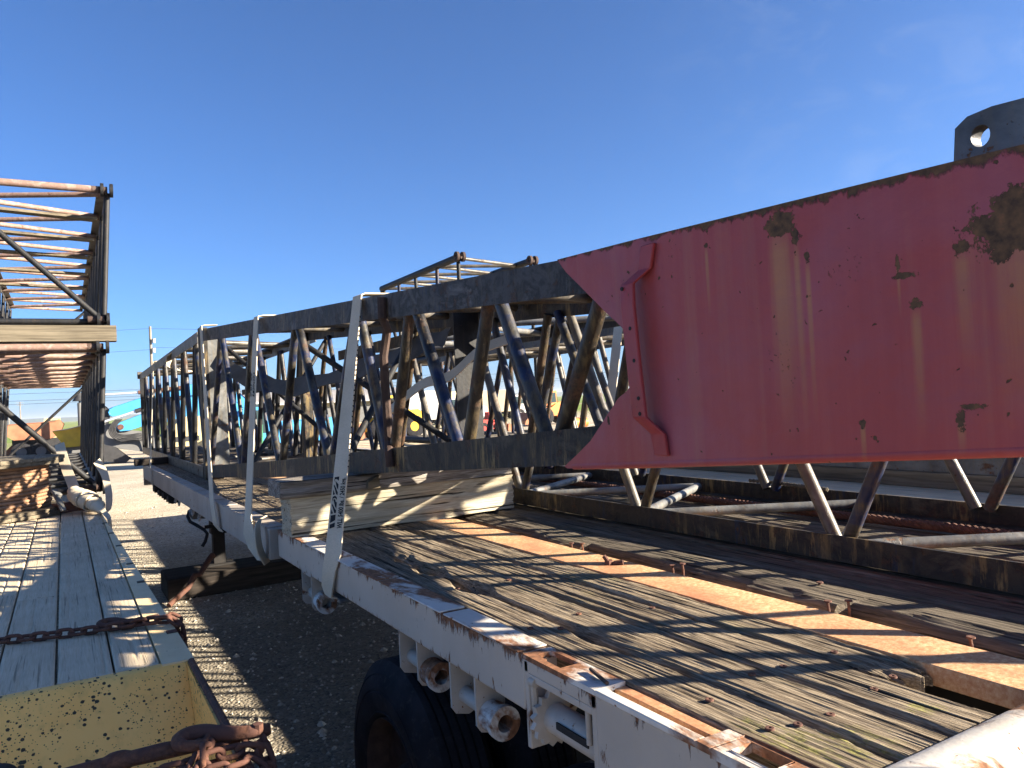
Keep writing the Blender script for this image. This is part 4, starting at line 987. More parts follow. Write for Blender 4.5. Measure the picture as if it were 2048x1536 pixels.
# ------------------------------------------------------------------ stacked booms on the lowbed
Y0 = 10.9
lean = lambda z: .36 + (z - 1.15) * .0585
GL = 'boom sections stacked on the lowbed'
def stack(name, label, z0, z1, mats, top):
    A = thing('boom_section', label, 'crane boom', (-.3, 16, z0 - .02), GL)
    f = lambda y: (lean(z0) - 1.62, lean(z0), z0, z1)
    # leaning section: chords handled one by one
    def P(y, ix, iz): z = z1 if iz else z0; return V((lean(z) - (0 if ix else 1.62), y, z))
    n = 9; ys_ = [Y0 + (12. / n) * i for i in range(n + 1)]
    for ix in (0, 1):
        for iz in (0, 1):
            a, b = P(Y0, ix, iz), P(Y0 + 12, ix, iz)
            m = MB()
            if iz: m = chord_mesh([a + V((0, 0, .05)), b + V((0, 0, .05))], 'angle', -1 if ix else 1, -1, .11, .014)
            else: m.path([a, b], .042, 12)
            m.build('chord', 'pole_steel' if iz else 'tube_black', A)
            for o_ in (-.05, .055):
                k = MB(); k.lathe([(-.018, .085), (.018, .085), (.018, .03), (-.018, .03)], tuple(a + V((o_ - .01, -.08, .02))), 'x', 18); k.build('end_lug', 'tube_black', A)
            k = MB(); k.tube(a + V((-.18 if ix else .18, -.08, .02)), a + V((.0, -.08, .02)), .045, 12); k.build('end_sleeve', 'rust_dark', A)
    for ix in (0, 1):     # near upright side lacing
        for i in range(n):
            a, b = ys_[i], ys_[i + 1]; e = .06
            MB().tube(P(a + .05, ix, 1), P(a + .62, ix, 0), .03, 10).build('brace', 'tube_black', A)
            MB().tube(P(a + .70, ix, 0), P(b - .02, ix, 1), .03, 10).build('brace', 'tube_black', A)
    MB().tube(P(Y0, 1, 0), P(Y0, 1, 1), .036, 12).build('end_post', 'tube_black', A)
    MB().tube(P(Y0, 0, 0), P(Y0, 0, 1), .036, 12).build('end_post', 'tube_black', A)
    for iz in (1, 0):
        for i in range(n):
            a, b = ys_[i], ys_[i + 1]; mt = top if iz else 'tube_black'
            MB().tube(P(a + .05, 1, iz) + V((-.05, 0, 0)), P((a + b) / 2, 0, iz), .034 if iz else .03, 12).build('brace', mt, A)
            MB().tube(P((a + b) / 2, 0, iz), P(b - .05, 1, iz) + V((-.05, 0, 0)), .034 if iz else .03, 12).build('brace', mt, A)
    MB().tube(P(Y0 + .02, 0, 1) + V((-.1, 0, .0)), P(Y0 + .02, 1, 0) + V((-.05, 0, .05)), .036, 12).build('brace', 'tube_black', A)
    MB().tube(P(Y0 + 11.9, 1, 1) + V((0, 0, -.05)), P(Y0 + 11.9, 0, 0), .034, 12).build('brace', 'tube_black', A)
    if iz == 0: MB().tube(P(Y0 - .02, 0, 0), P(Y0 - .02, 1, 0), .036, 12).build('brace', 'tube_black', A)
    MB().tube(P(Y0 - .08, 0, 1) + V((0, 0, .02)), P(Y0 - .08, 1, 1) + V((-.1, 0, .02)), .045, 12).build('brace', top, A)
    return A
stack('u', 'upper of two black boom sections with faded pink top lacing, stacked on the lowbed', 3.27, 4.90, None, 'tube_pink')
stack('l', 'lower of two stacked boom sections on the lowbed, behind the rope drum', 1.19, 2.93, None, 'tube_pink')
for (y, lab, z0, z1) in ((10.78, 'near grey timber separating the two stacked booms, its end sticking out past them', 3.02, 3.215), (20.6, 'far timber separating the two stacked booms on the lowbed', 3.02, 3.215), (12.2, 'near packing timber under the lower stacked boom', 1.056, 1.14), (20.4, 'far packing timber under the lower stacked boom', 1.056, 1.14)):
    t = roughbox((-1.4, y, z0), (.615 if z0 > 2 else .30, y + .20, z1), 30, 6, 6, .003, int(y * 10)).build('spacer_timber', 'timber_x'); tag(t, lab, 'timber', 'timbers in the lowbed stack')
for i, y in enumerate((11.6, 13.0, 14.5, 16.2, 18.0)):   # loose boards laid on the upper boom
    t = MB().hexa([(-1.1, y, 4.80), (.50, y + .35, 4.80), (.50, y + .52, 4.80), (-1.1, y + .17, 4.80), (-1.1, y, 4.835), (.50, y + .35, 4.835), (.50, y + .52, 4.835), (-1.1, y + .17, 4.835)]).build('walk_board', 'timber_x')
    tag(t, 'weathered board laid across inside the top of the upper stacked boom', 'board', 'boards across the upper stacked boom')

# ------------------------------------------------------------------ rope drum
DR = thing('rope_drum', 'wooden-slatted drum of coiled rusty wire rope lying flat on the lowbed', 'rope drum', (-.80, 10.06, 1.055))
c = (-.80, 10.06)
def slats(z0, z1, r, name, seed):
    m = MB(); rr = random.Random(seed); x = -r
    while x < r:
        w = rr.uniform(.11, .17); a, b = x, min(r, x + w)
        xs = [a, (a + b) / 2, b]; h = [math.sqrt(max(.0004, r * r - q * q)) for q in xs]
        p = [(a, -h[0]), ((a + b) / 2, -h[1]), (b, -h[2]), (b, h[2]), ((a + b) / 2, h[1]), (a, h[0])]
        m.prism([[(c[0] + u + .003 * (1 if k in (0, 5) else 0), c[1] + v) for k, (u, v) in enumerate(p)]], 2, z0 + rr.uniform(-.004, .004), z1 + rr.uniform(-.004, .004)); x = b
    return m.build(name, 'timber_y', DR, bevel=.004)
slats(1.06, 1.095, .82, 'flange', 2); 
m = MB(); m.lathe([(0, .80), (.035, .80), (.035, .5), (0, .5)], (c[0], c[1], 1.0955), 'z', 40); m.build('flange_ring', 'timber_x', DR)
slats(1.64, 1.675, .80, 'flange', 3); m = MB(); m.lathe([(0, .79), (.038, .79), (.038, .5), (0, .5)], (c[0], c[1], 1.6015), 'z', 40); m.build('flange_ring', 'timber_x', DR)
m = MB(); n = 420; rows = 12; rp = .0195; prof = []
for k in range(rows):
    for j in range(6): t = -PI / 2 + PI * j / 5; prof.append((1.134 + (2 * k + 1) * rp + rp * math.sin(t), .632 + rp * math.cos(t) + .012 * math.sin(k * 1.7), k, t))
prof += [(1.60, .60, 0, 0), (1.60, .3, 0, 0), (1.134, .3, 0, 0), (1.134, .60, 0, 0)]
L_p = len(prof)
for i in range(n):
    t = 2 * PI * i / n
    for (z, r, k, a) in prof:
        rr = r + (.0032 * math.sin(84 * t + 2.6 * a + k * 1.1) if z < 1.6 and r > .61 else 0)
        m.v.append((c[0] + rr * math.cos(t), c[1] + rr * math.sin(t), z))
for i in range(n):
    for j in range(L_p): m.f.append((i * L_p + j, i * L_p + (j + 1) % L_p, ((i + 1) % n) * L_p + (j + 1) % L_p, ((i + 1) % n) * L_p + j))
g_ = G('coiled_rope', .75); nn = g_.noise(scale=7, det=6); g_.bump(g_.noise(scale=120, det=3), .001)
M['coil'] = g_.col(g_.ramp(nn, [(.3, (.19, .105, .06)), (.7, (.31, .185, .11))])); m.build('rope_coil', 'coil', DR)
# small gear around the drum
m = MB(); m.bar((-.10, 9.42, 1.30), (-.03, 9.33, 1.12), .05, .03); m.bar((-.12, 9.5, 1.33), (-.06, 9.4, 1.27), .055, .035); t = m.build('clamp', 'grey_steel', bevel=.004); tag(t, 'grey jointed steel clamp leaning on the rope drum', 'clamp')
for k, (yy, zz, xx) in enumerate(((9.62, 1.09, .08), (9.7, 1.12, .02), (9.56, 1.075, .16))):
    pass
m = MB()
for k in range(5):
    R_ = .13 + .012 * k; m.path([(.10 + R_ * math.cos(t) * 1.3, 9.75 + R_ * math.sin(t), 1.075 + .018 * k + .008 * math.sin(3 * t + k)) for t in [2 * PI * i / 28 for i in range(28)]], .011, 7, closed=True)
t = m.build('wire_coil', 'rust'); tag(t, 'small coil of rusty wire rope on the planks beside the rope drum', 'wire coil')
# knotted strap bundle at the foot of the stack
SB = thing('strap_bundle', 'cream strap wound into a thick knotted bundle at the foot of the stacked booms', 'strap bundle', (.2, 9.4, 1.055))
sl = smoothpts([(-.05, 10.75, 1.78), (-.0, 10.3, 1.55), (.08, 9.75, 1.30)], 4); ribbon(sl, [(.10, -.02, .03)] * len(sl), .006).build('tail', 'strap', SB)
m = MB(); A_ = [(.07, 9.72, 1.30, .055), (.105, 9.60, 1.24, .10), (.16, 9.50, 1.21, .095), (.20, 9.42, 1.19, .10), (.245, 9.34, 1.165, .085), (.285, 9.25, 1.13, .06), (.325, 9.15, 1.085, .03)]
P_ = smoothpts([a[:3] for a in A_], 5); rr_ = [a[3] for a in A_]; rs = []
for i in range(len(P_)): t = i / (len(P_) - 1) * (len(A_) - 1); k = min(int(t), len(A_) - 2); rs.append(lerp(rr_[k], rr_[k + 1], t - k) * (1 + .10 * math.sin(i * 1.9)))
m.path(P_, rs, 14, flat=.8); m.build('winding', 'strap', SB)
for k, (i0, tw) in enumerate(((6, .5), (11, -.6), (17, .5), (22, -.4))):
    ctr = P_[i0]; d = (P_[i0 + 1] - P_[i0 - 1]).normalized(); x = d.cross(V((0, 0, 1))).normalized(); y = d.cross(x); rr = rs[i0] * 1.06
    loop = [ctr + x * rr * math.cos(t) + y * rr * .83 * math.sin(t) + d * (.03 * tw * math.cos(t + .6)) for t in [2 * PI * i / 25 for i in range(26)]]
    ribbon(loop, [d * .085 + x * .01 * tw] * 26, .006).build('wrap', 'strap', SB)
sl = smoothpts([(.30, 9.2, 1.12), (.345, 9.08, 1.07), (.372, 8.95, 1.02), (.375, 8.9, .9)], 4); ribbon(sl, [(.03, .07, .03)] * len(sl), .004).build('tail', 'strap', SB)
sl = smoothpts([(.33, 10.6, 1.55), (.40, 10.4, 1.4), (.42, 10.0, 1.2), (.40, 9.6, 1.1), (.37, 9.3, 1.06)], 5); t = ribbon(sl, [(.07, .07, .05)] * len(sl), .004).build('strap', 'strap'); tag(t, 'slack strap hanging behind the knotted bundle at the corner of the lowbed', 'strap')

# ================================================================== YARD BEHIND
def flatm(n, c, r=.5, **k): M[n] = flat(n, c, r, **k)
flatm('mach_blue', (.05, .25, .50), .45, var=.15, scale=1.5); flatm('mach_yellow', (.62, .38, .03), .5, var=.2, scale=2); flatm('mach_cream', (.48, .39, .21), .6, var=.2, scale=2)
flatm('mach_rust', (.30, .13, .07), .8, var=.3, scale=2); flatm('mach_red', (.45, .04, .03), .5); flatm('mach_grey', (.12, .12, .12), .6, scale=1.5); flatm('mach_dark', (.03, .03, .032), .6); flatm('mach_white', (.40, .40, .39), .6)
flatm('mach_orange', (.62, .20, .05), .5); flatm('chrome', (.75, .76, .78), .25, metal=.6, var=.05); flatm('pole_wood', (.20, .17, .14), .9, scale=1); flatm('tan_wall', (.33, .27, .19), .8, scale=.4); flatm('roof_tin', (.33, .31, .29), .5, scale=.3)
flatm('green_frame', (.05, .20, .10), .6)
gg = G('machine_glass', .1); M['glass'] = gg.col((.03, .05, .055))
E_Y = 40.; K = E_Y / 26.
def e(p, y=0): return (p[0] * K, E_Y + y, 2.05 + (p[1] - 2.05) * K)
def slab(m, pts, y0, y1):
    P = [((p[0]) * K, 2.05 + (p[1] - 2.05) * K) for p in pts]; m.prism([P], 1, E_Y + y0, E_Y + y1); return m
EX = thing('excavator', 'light blue excavator with boom and grey stick reaching left, behind the front of the flatbed', 'excavator', (8.6, 40, 0))
slab(MB(), [(1.32, 1.79), (1.36, 1.87), (1.44, 1.92), (2.0, 2.127), (3.0, 2.46), (4.1, 2.745), (4.5, 2.66), (4.9, 2.3), (5.7, 1.5), (5.9, 1.1), (5.5, 1.05), (4.7, 1.75), (4.3, 2.05), (3.2, 1.95), (2.0, 1.76), (1.70, 1.686), (1.45, 1.68), (1.36, 1.72)], -.35, .25).build('boom', 'mach_blue', EX, bevel=.04)
slab(MB(), [(.85, 1.80), (1.0, 1.90), (1.28, 1.89), (1.48, 1.67), (1.75, 1.655), (2.1, 1.60), (2.5, 1.35), (2.5, 1.05), (2.05, 1.02), (.9, 1.27), (.75, 1.5)], -.2, .2).build('stick', 'mach_grey', EX, bevel=.03)
m = MB(); m.tube(e((.98, 1.955), -.5), e((1.87, 2.235), -.5), .055); m.build('cylinder_rod', 'chrome', EX)
m = MB(); m.tube(e((1.87, 2.235), -.5), e((3.4, 2.66), -.5), .10); m.build('cylinder', 'mach_dark', EX)
m = MB()
for k in range(5): o_ = .04 * k; m.path(smoothpts([e((1.35 + o_, 2.02), -.42), e((1.17 + o_, 1.80), -.5), e((1.2 + o_, 1.56 + .3 * o_), -.5), e((1.45 + o_, 1.38 + o_), -.5), e((1.8 + o_, 1.40 + o_), -.48), e((2.1, 1.30 + o_), -.4), e((2.2, 1.05), -.4)], 5), .03, 6)
m.build('hose', 'mach_dark', EX)
m = MB(); m.tube(e((1.47, 1.79), -.42), e((1.47, 1.79), -.30), .13, 16); m.build('pin', 'rust', EX)
m = MB(); slab(m, [(5.6, 1.0), (5.6, 1.5), (6.0, 1.62), (8.0, 1.62), (8.15, 1.4), (8.15, 1.0)], -1.1, 1.1); m.build('house', 'mach_blue', EX, bevel=.06)
m = MB(); slab(m, [(4.75, 1.0), (4.75, 1.9), (4.95, 2.15), (5.7, 2.15), (5.75, 1.0)], -1.15, -.4); cab = m.build('cab', 'mach_blue', EX, bevel=.05)
m = MB(); slab(m, [(4.83, 1.35), (4.83, 1.88), (5.0, 2.08), (5.6, 2.08), (5.62, 1.35)], -1.17, -1.152); m.build('cab_window', 'glass', cab)
for yy in (-1.3, .7):
    m = MB(); slab(m, [(5.0, .78), (5.2, .92), (8.2, .92), (8.4, .80), (8.2, .72), (5.2, .72)], yy, yy + .6); m.build('track', 'mach_dark', EX, bevel=.04)
MB().tube(((6.9) * K, E_Y, .3), (6.9 * K, E_Y, .45), .8).build('turntable', 'mach_dark', EX)
slab(MB(), [(.95, 1.3), (1.3, 1.2), (1.7, .85), (1.55, .74), (1.0, .80), (.75, 1.0)], -.6, .6).build('bucket', 'mach_dark', EX, bevel=.03)
E_Y = 44.; K = E_Y / 26.
E2 = thing('excavator', 'second light blue excavator arm rising behind the first one, with bright chrome ram', 'excavator', (13.5, 44, 0))
slab(MB(), [(1.164, 2.25), (1.20, 2.34), (1.32, 2.41), (2.0, 2.627), (3.0, 2.90), (4.1, 3.11), (4.5, 3.05), (4.9, 2.7), (5.4, 2.2), (6.0, 1.2), (5.6, 1.05), (5.0, 1.95), (4.4, 2.5), (3.2, 2.62), (2.0, 2.333), (1.56, 2.157), (1.28, 2.14), (1.19, 2.17)], -.3, .3).build('boom', 'mach_blue', E2, bevel=.04)
m = MB(); m.tube(e((.9, 2.77), -.4), e((1.98, 2.80), -.4), .055); m.build('cylinder_rod', 'chrome', E2)
m = MB(); m.tube(e((1.98, 2.80), -.4), e((3.4, 2.92), -.4), .10); m.build('cylinder', 'rust', E2)
slab(MB(), [(.80, 2.50), (.95, 2.52), (1.12, 2.42), (1.26, 2.22), (1.2, 2.1), (1.0, 1.2), (.6, 1.2), (.6, 2.1)], -.2, .2).build('stick', 'mach_dark', E2, bevel=.03)
slab(MB(), [(.5, 1.2), (1.1, 1.2), (1.2, .85), (.9, .70), (.5, .8)], -.5, .5).build('bucket', 'mach_dark', E2, bevel=.03)
slab(MB(), [(5.4, 1.0), (5.4, 1.6), (7.8, 1.7), (8.0, 1.0)], -1, 1).build('house', 'mach_blue', E2, bevel=.06)
for yy in (-1.3, .7): slab(MB(), [(5.0, .84), (5.2, .99), (8.2, .99), (8.4, .90), (8.2, .84), (5.2, .84)], yy, yy + .6).build('track', 'mach_dark', E2, bevel=.04)
m = MB(); slab(m, [(5.2, .99), (7.8, .99), (7.8, 1.05), (5.2, 1.05)], -.6, .6); m.build('turntable', 'mach_dark', E2)
for ch in E2.children: pass
def put(o, dz): o.location.z += dz
# wheel loaders and other plant of several colours
def loader(x, y, s, col, label, face=-1, cabcol=None, bucket='mach_rust', cat='loader'):
    R = thing('wheel_loader', label, cat, (x, y, 0)); q = lambda a, b, c_: (x + face * a * s, y + b * s, c_ * s)
    def pb(pts, y0, y1, name, mt, par=R, bv=.03):
        m = MB(); m.prism([[(x + face * a * s, c_ * s) for a, c_ in pts]], 1, y + y0 * s, y + y1 * s); return m.build(name, mt, par, bevel=bv)
    pb([(-2.4, .8), (-2.4, 1.7), (-1.9, 1.95), (-.4, 1.9), (.2, 1.6), (.9, 1.3), (.9, .8)], -.75, .75, 'body', col)
    cb = pb([(-.5, 1.85), (-.45, 3.0), (.55, 3.0), (.75, 1.6)], -.6, .6, 'cab', cabcol or col)
    pb([(-.38, 2.0), (-.35, 2.85), (.45, 2.85), (.6, 1.9)], -.62, -.602, 'cab_window', 'glass', cb, 0)
    for a in (-1.5, 1.0):
        for b in (-1.1, .65):
            w = MB(); w.lathe([(0, .35), (0, .68), (.06, .78), (.39, .78), (.45, .68), (.45, .35)], (x + face * a * s, y + b * s, .78 * s), 'y', 28)
            w.v = [(x + face * a * s + (p[0] - x - face * a * s) * s, y + b * s + (p[1] - y - b * s) * s, .78 * s + (p[2] - .78 * s) * s) for p in w.v]
            wh = w.build('wheel', 'rubber', R)
            k = MB(); k.tube((x + face * a * s, y + (b + .05) * s, .78 * s), (x + face * a * s, y + (b + .4) * s, .78 * s), .36 * s, 16); k.build('rim', col, wh)
    for b in (-.6, .45): pb([(.3, 1.5), (.5, 1.75), (2.0, 1.0), (2.4, .55), (2.2, .4), (1.7, .8)], b, b + .15, 'lift_arm', col)
    pb([(2.2, .25), (2.3, 1.15), (2.6, 1.2), (3.3, .5), (3.35, .2), (2.5, .12)], -1.2, 1.2, 'bucket', bucket)
    return R
loader(6.1, 37, .62, 'mach_cream', 'cream wheel loader half hidden under the light blue excavator boom', -1)
loader(22.3, 41, .42, 'mach_red', 'small bright red tractor loader glimpsed low through the lattice', 1, cat='tractor')
loader(17.0, 44, .85, 'mach_yellow', 'yellow wheel loader seen through the lattice of the red-ended boom', -1)
loader(-.5, 52, .75, 'mach_cream', 'pale cream wheel loader beside the rusty dump body, seen under the stacked booms', -1)
loader(30.5, 47, .8, 'mach_orange', 'orange wheel loader seen low through the cut-out of the red plate', -1)
loader(12.0, 58, .9, 'mach_white', 'white wheel loader standing before the tan shed', 1)
# rusty dump body on chassis
DB = thing('dump_truck', 'rusty brown dump body on a low chassis beyond the stacked booms on the far left', 'dump truck', (-1.8, 50, 0))
y0 = 50
def pz(pts, y0, y1, n, mt, par, bv=.03):
    m = MB(); m.prism([pts], 1, y0, y1); return m.build(n, mt, par, bevel=bv)
pz([(-2.75, 1.75), (-2.6, 2.0), (-.45, 2.05), (-.2, 2.15), (.05, 1.9), (-.15, 1.35), (-.7, 1.15), (-2.3, 1.15), (-2.65, 1.4)], 49, 51.4, 'dump_body', 'mach_rust', DB)
pz([(-2.4, .7), (-2.4, 1.14), (.5, 1.14), (.5, .7)], 49.4, 51, 'chassis', 'mach_dark', DB)
for x in (-2.0, -1.1, .2):
    for yy in (49.1, 50.9):
        w = MB(); w.lathe([(0, .25), (0, .42), (.04, .5), (.26, .5), (.3, .42), (.3, .25)], (x, yy, .5), 'y', 22); wh = w.build('wheel', 'rubber', DB); k = MB(); k.tube((x, yy + .05, .5), (x, yy + .25, .5), .26, 14); k.build('rim', 'mach_grey', wh)
# yellow hopper
YH = thing('hopper', 'yellow sheet steel hopper with sloping roof just left of the excavator', 'hopper', (.3, 46, 0))
pz([(-.45, 1.55), (-.1, 1.0), (-.05, .75), (1.3, .75), (1.3, 1.85), (.1, 1.6)], 45, 47.5, 'shell', 'mach_yellow', YH)
pz([(-.6, 1.57), (.1, 1.64), (1.35, 1.9), (1.35, 1.86), (.1, 1.6)], 44.9, 47.6, 'roof', 'mach_cream', YH, 0)
pz([(.05, 0), (.05, .74), (.95, .74), (.95, 0)], 45.3, 47, 'base', 'mach_grey', YH)
ST_ = thing('exhaust_stack', 'dark pipe with pointed cap standing behind the yellow hopper', 'pipe', (.8, 47.8, 0))
m = MB(); m.tube((.8, 47.8, 0), (.8, 47.8, 3.0), .12); m.build('pipe', 'mach_grey', ST_); m = MB(); m.lathe([(0, .001), (0, .36), (.55, .02), (.55, .001)], (.8, 47.8, 3.1), 'z', 16); m.tube((.8, 47.8, 2.95), (.8, 47.8, 3.1), .05); m.build('cap', 'mach_dark', ST_)
# cream machine housing with dark dots, green slatted crate, tan bucket
CM = thing('machine_housing', 'cream machine housing under the blue booms, behind the end of the far boom', 'machine', (5.2, 34, 0))
pz([(3.6, .6), (3.6, 1.55), (4.2, 1.95), (5.3, 1.95), (5.4, .6)], 33, 35, 'housing', 'mach_cream', CM); pz([(3.9, 0), (3.9, .59), (5.2, .59), (5.2, 0)], 33.2, 34.8, 'base', 'mach_rust', CM)
for i in range(4): MB().box((3.8 + i * .35, 32.985, 1.0), (3.98 + i * .35, 32.999, 1.2)).build('vent', 'mach_dark', CM)
GC = thing('slatted_crate', 'green slatted steel crate behind the end post', 'crate', (6.3, 32, 0))
m = MB()
for i in range(9): m.box((5.9 + i * .11, 31.5, .5), (5.93 + i * .11, 31.53, 1.5))
for z in (.5, 1.0, 1.46): m.box((5.9, 31.531, z), (6.85, 31.56, z + .05))
m.box((5.9, 31.57, 0), (5.98, 32.4, 1.5)); m.box((6.77, 31.57, 0), (6.85, 32.4, 1.5)); m.build('frame', 'green_frame', GC)
# buildings
SH = thing('shed', 'long low tan shed with pale tin roof far behind the excavators', 'shed', (24, 85, 0))
MB().box((14, 82, 0), (36, 90, 2.6)).build('wall', 'tan_wall', SH); MB().prism([[(81, 2.55), (86, 3.9), (91, 2.55), (91, 2.68), (86, 4.03), (81, 2.68)]], 0, 13.5, 36.5).build('roof', 'roof_tin', SH)
for i in range(5): MB().box((15.5 + i * 4.2, 81.95, .3), (17.3 + i * 4.2, 81.995, 2.0)).build('door', 'mach_grey', SH)
def van(x, y, col, label, L=6., H=2.9, yaw=0):
    R = thing('box_truck', label, 'truck', (x, y, 0))
    MB().box((x, y, .75), (x + L * .68, y + 2.3, H)).build('cargo_box', col, R, bevel=.04)
    c = pz([(x + L * .70, .55), (x + L * .70, 2.3), (x + L * .86, 2.3), (x + L * .93, 1.5), (x + L, 1.35), (x + L, .55)], y + .1, y + 2.2, 'cab', 'mach_white', R)
    pz([(x + L * .75, 1.45), (x + L * .75, 2.15), (x + L * .85, 2.15), (x + L * .91, 1.45)], y + .08, y + .098, 'window', 'glass', c, 0)
    MB().box((x, y + .6, .5), (x + L * .95, y + 1.7, .74)).build('chassis', 'mach_dark', R)
    for a in (.18, .84):
        for b in (0, 2.0):
            w = MB(); w.lathe([(0, .2), (0, .4), (.04, .46), (.26, .46), (.3, .4), (.3, .2)], (x + L * a, y + b, .46), 'y', 20); wh = w.build('wheel', 'rubber', R); k = MB(); k.tube((x + L * a, y + b + .04, .46), (x + L * a, y + b + .2, .46), .21, 12); k.build('rim', 'mach_grey', wh)
van(20.5, 52, 'mach_white', 'white box truck parked beyond, seen through the middle of the lattice')
van(27.5, 62, 'mach_cream', 'cream box truck parked left of the far tree')
van(-14, 70, 'mach_grey', 'grey box truck at the far left edge of the yard', 7)
van(34, 66, 'tan_wall', 'tan box truck seen through the cut-out, right of the far tree', 6.5)
DRM = thing('steel_drum', 'orange steel drum lying behind the lattice near the cut-out of the red plate', 'drum', (27.5, 39, 0))
m = MB(); prof = [(-.45, .02), (-.45, .30), (-.15, .30), (-.13, .32), (-.11, .30), (.11, .30), (.13, .32), (.15, .30), (.45, .30), (.45, .02)]; m.lathe(prof, (27.5, 39, .33), 'x', 24); m.build('shell', 'mach_orange', DRM)
# ------------------------------------------------------------------ poles and wires
def upole(x, y, h, arms, label, r=.16, extra=False):
    R = thing('power_pole', label, 'power pole', (x, y, 0)); m = MB(); m.tube((x, y, 0), (x, y, h), r, 10, r * .65); m.build('pole', 'pole_wood', R)
    for i in range(arms):
        z = h - .5 - i * 1.0; MB().box((x - 1.2, y - r - .12, z), (x + 1.2, y - r, z + .14)).build('crossarm', 'pole_wood', R)
        for dx in (-1.1, -.5, .5, 1.1): k = MB(); k.lathe([(0, .02), (0, .05), (.06, .07), (.12, .05), (.2, .03), (.2, .01)], (x + dx, y - r - .06, z + .14), 'z', 8); k.build('insulator', 'mach_white', R)
    if extra:
        k = MB(); k.lathe([(0, .02), (0, .26), (.9, .26), (.95, .2), (.95, .02)], (x + .45, y, h - 4.2), 'z', 14); k.build('transformer', 'mach_grey', R)
        k = MB(); k.lathe([(0, .02), (0, .16), (.4, .18), (.4, .02)], (x + .2, y - .3, h - 2.5), 'z', 10); k.lathe([(0, .02), (0, .14), (.4, .16), (.4, .02)], (x + .25, y - .3, h - 1.6), 'z', 10); k.build('cutout_switch', 'mach_white', R)
    return R
upole(7.4, 80, 10.6, 0, 'tall wooden utility pole with grey transformer rising left of the flatbed load', .17, True)
upole(-16.1, 400, 11.5, 2, 'far utility pole with two crossarms standing in the fields on the left', .3)
upole(-26.5, 520, 11, 1, 'farthest thin utility pole at the left edge of the fields', .3)
upole(70, 150, 8.6, 1, 'utility pole with crossarm seen faintly through the cut-out', .16)
upole(-70, 150, 8.6, 1, 'utility pole with crossarm beyond the left edge carrying the yard wires', .16)
m = MB()
for (z, dy) in ((7.9, -.2), (6.75, .1), (6.2, .3)):
    for x0, x1 in ((-70, 70), (70, 210)):
        m.path([(lerp(x0, x1, i / 24), 150 + dy, z - 1.0 * (1 - (2 * i / 24 - 1) ** 2)) for i in range(25)], .028, 5)
tag(m.build('overhead_wires', 'mach_dark'), 'thin overhead wires strung low across the whole yard between the far poles', 'wires')
m = MB()
for (z, a, b) in ((10.4, (7.4, 80), (-60, 95)), (10.4, (7.4, 80), (90, 70)), (8.4, (7.4, 80), (-60, 95)), (8.6, (7.4, 80), (90, 70))):
    m.path([(lerp(a[0], b[0], i / 16), lerp(a[1], b[1], i / 16), z - 1.1 * math.sin(PI * i / 16) * .8) for i in range(17)], .012, 5)
tag(m.build('service_wires', 'mach_dark'), 'fine wires running from the top of the tall pole with the transformer', 'wires')
# ------------------------------------------------------------------ trees
gl = G('leaf_mass', .8, spec=.2); M['leaf'] = gl.col(gl.ramp(gl.noise(scale=.8, det=4), [(.3, (.035, .06, .02)), (.7, (.09, .12, .04))]))
def tree(x, y, h, w, label):
    R = thing('tree', label, 'tree', (x, y, 0)); m = MB(); m.path([(x, y, 0), (x + .1, y, h * .35), (x - .1, y, h * .6)], [.16, .12, .06], 8)
    for i in range(7): a = i * 2.4; m.tube((x, y, h * (.3 + .04 * i)), (x + math.cos(a) * w * .35, y + math.sin(a) * w * .35, h * (.55 + .05 * i)), .05, 6, .02)
    m.build('trunk', 'pole_wood', R); c_ = MB(); cl = [(rng.normal(0, w * .24), rng.normal(0, w * .24), h * rng.uniform(.38, .95)) for _ in range(26)]
    for i in range(1500):
        k = cl[rng.integers(len(cl))]; p = V((x + k[0] + rng.normal(0, w * .09), y + k[1] + rng.normal(0, w * .09), k[2] + rng.normal(0, h * .05))); s = rng.uniform(.05, .12) * h / 5
        u = V(rng.normal(0, 1, 3)).normalized() * s; v = V(rng.normal(0, 1, 3)).normalized() * s * .6; c_.add([p - u, p + v, p + u, p - v], [(0, 1, 2, 3)])
    c_.build('crown', 'leaf', R, smooth=False)
tree(76, 118, 5.6, 4.2, 'bushy tree seen through the lattice left of the cut-out'); tree(150, 300, 8, 8, 'distant round tree right of the bushy one, near the field edge'); tree(-60, 420, 9, 9, 'distant tree on the left horizon'); tree(60, 380, 8, 10, 'distant tree behind the shed')

# ================================================================== CAMERA, SUN, SKY
head, pitch, roll = math.radians(30.3), math.radians(1.04), math.radians(2.97)
fh = V((math.sin(head), math.cos(head), 0)); r0 = V((math.cos(head), -math.sin(head), 0)); zz = V((0, 0, 1))
fw = fh * math.cos(pitch) + zz * math.sin(pitch); u0 = zz * math.cos(pitch) - fh * math.sin(pitch)
rt = r0 * math.cos(roll) - u0 * math.sin(roll); up = u0 * math.cos(roll) + r0 * math.sin(roll)
cam = bpy.data.cameras.new('camera'); co = bpy.data.objects.new('camera', cam); COL.objects.link(co)
mt = Matrix((rt, up, -fw)).transposed().to_4x4(); mt.translation = (0, 0, 2.05); co.matrix_world = mt
cam.sensor_width = 36; cam.lens = 36 * 1540 / 2048; cam.clip_start = .05; cam.clip_end = 20000; S.camera = co
SUN_AZ, SUN_EL = math.radians(126), math.radians(19.6)
sd = V((math.sin(SUN_AZ) * math.cos(SUN_EL), math.cos(SUN_AZ) * math.cos(SUN_EL), math.sin(SUN_EL)))
sl_ = bpy.data.lights.new('sun', 'SUN'); sl_.energy = 5.0; sl_.angle = math.radians(.55); sl_.color = (1, .88, .71)
so = bpy.data.objects.new('sun', sl_); COL.objects.link(so); so.rotation_euler = (-sd).to_track_quat('-Z', 'Y').to_euler(); so.location = (20, 0, 20)
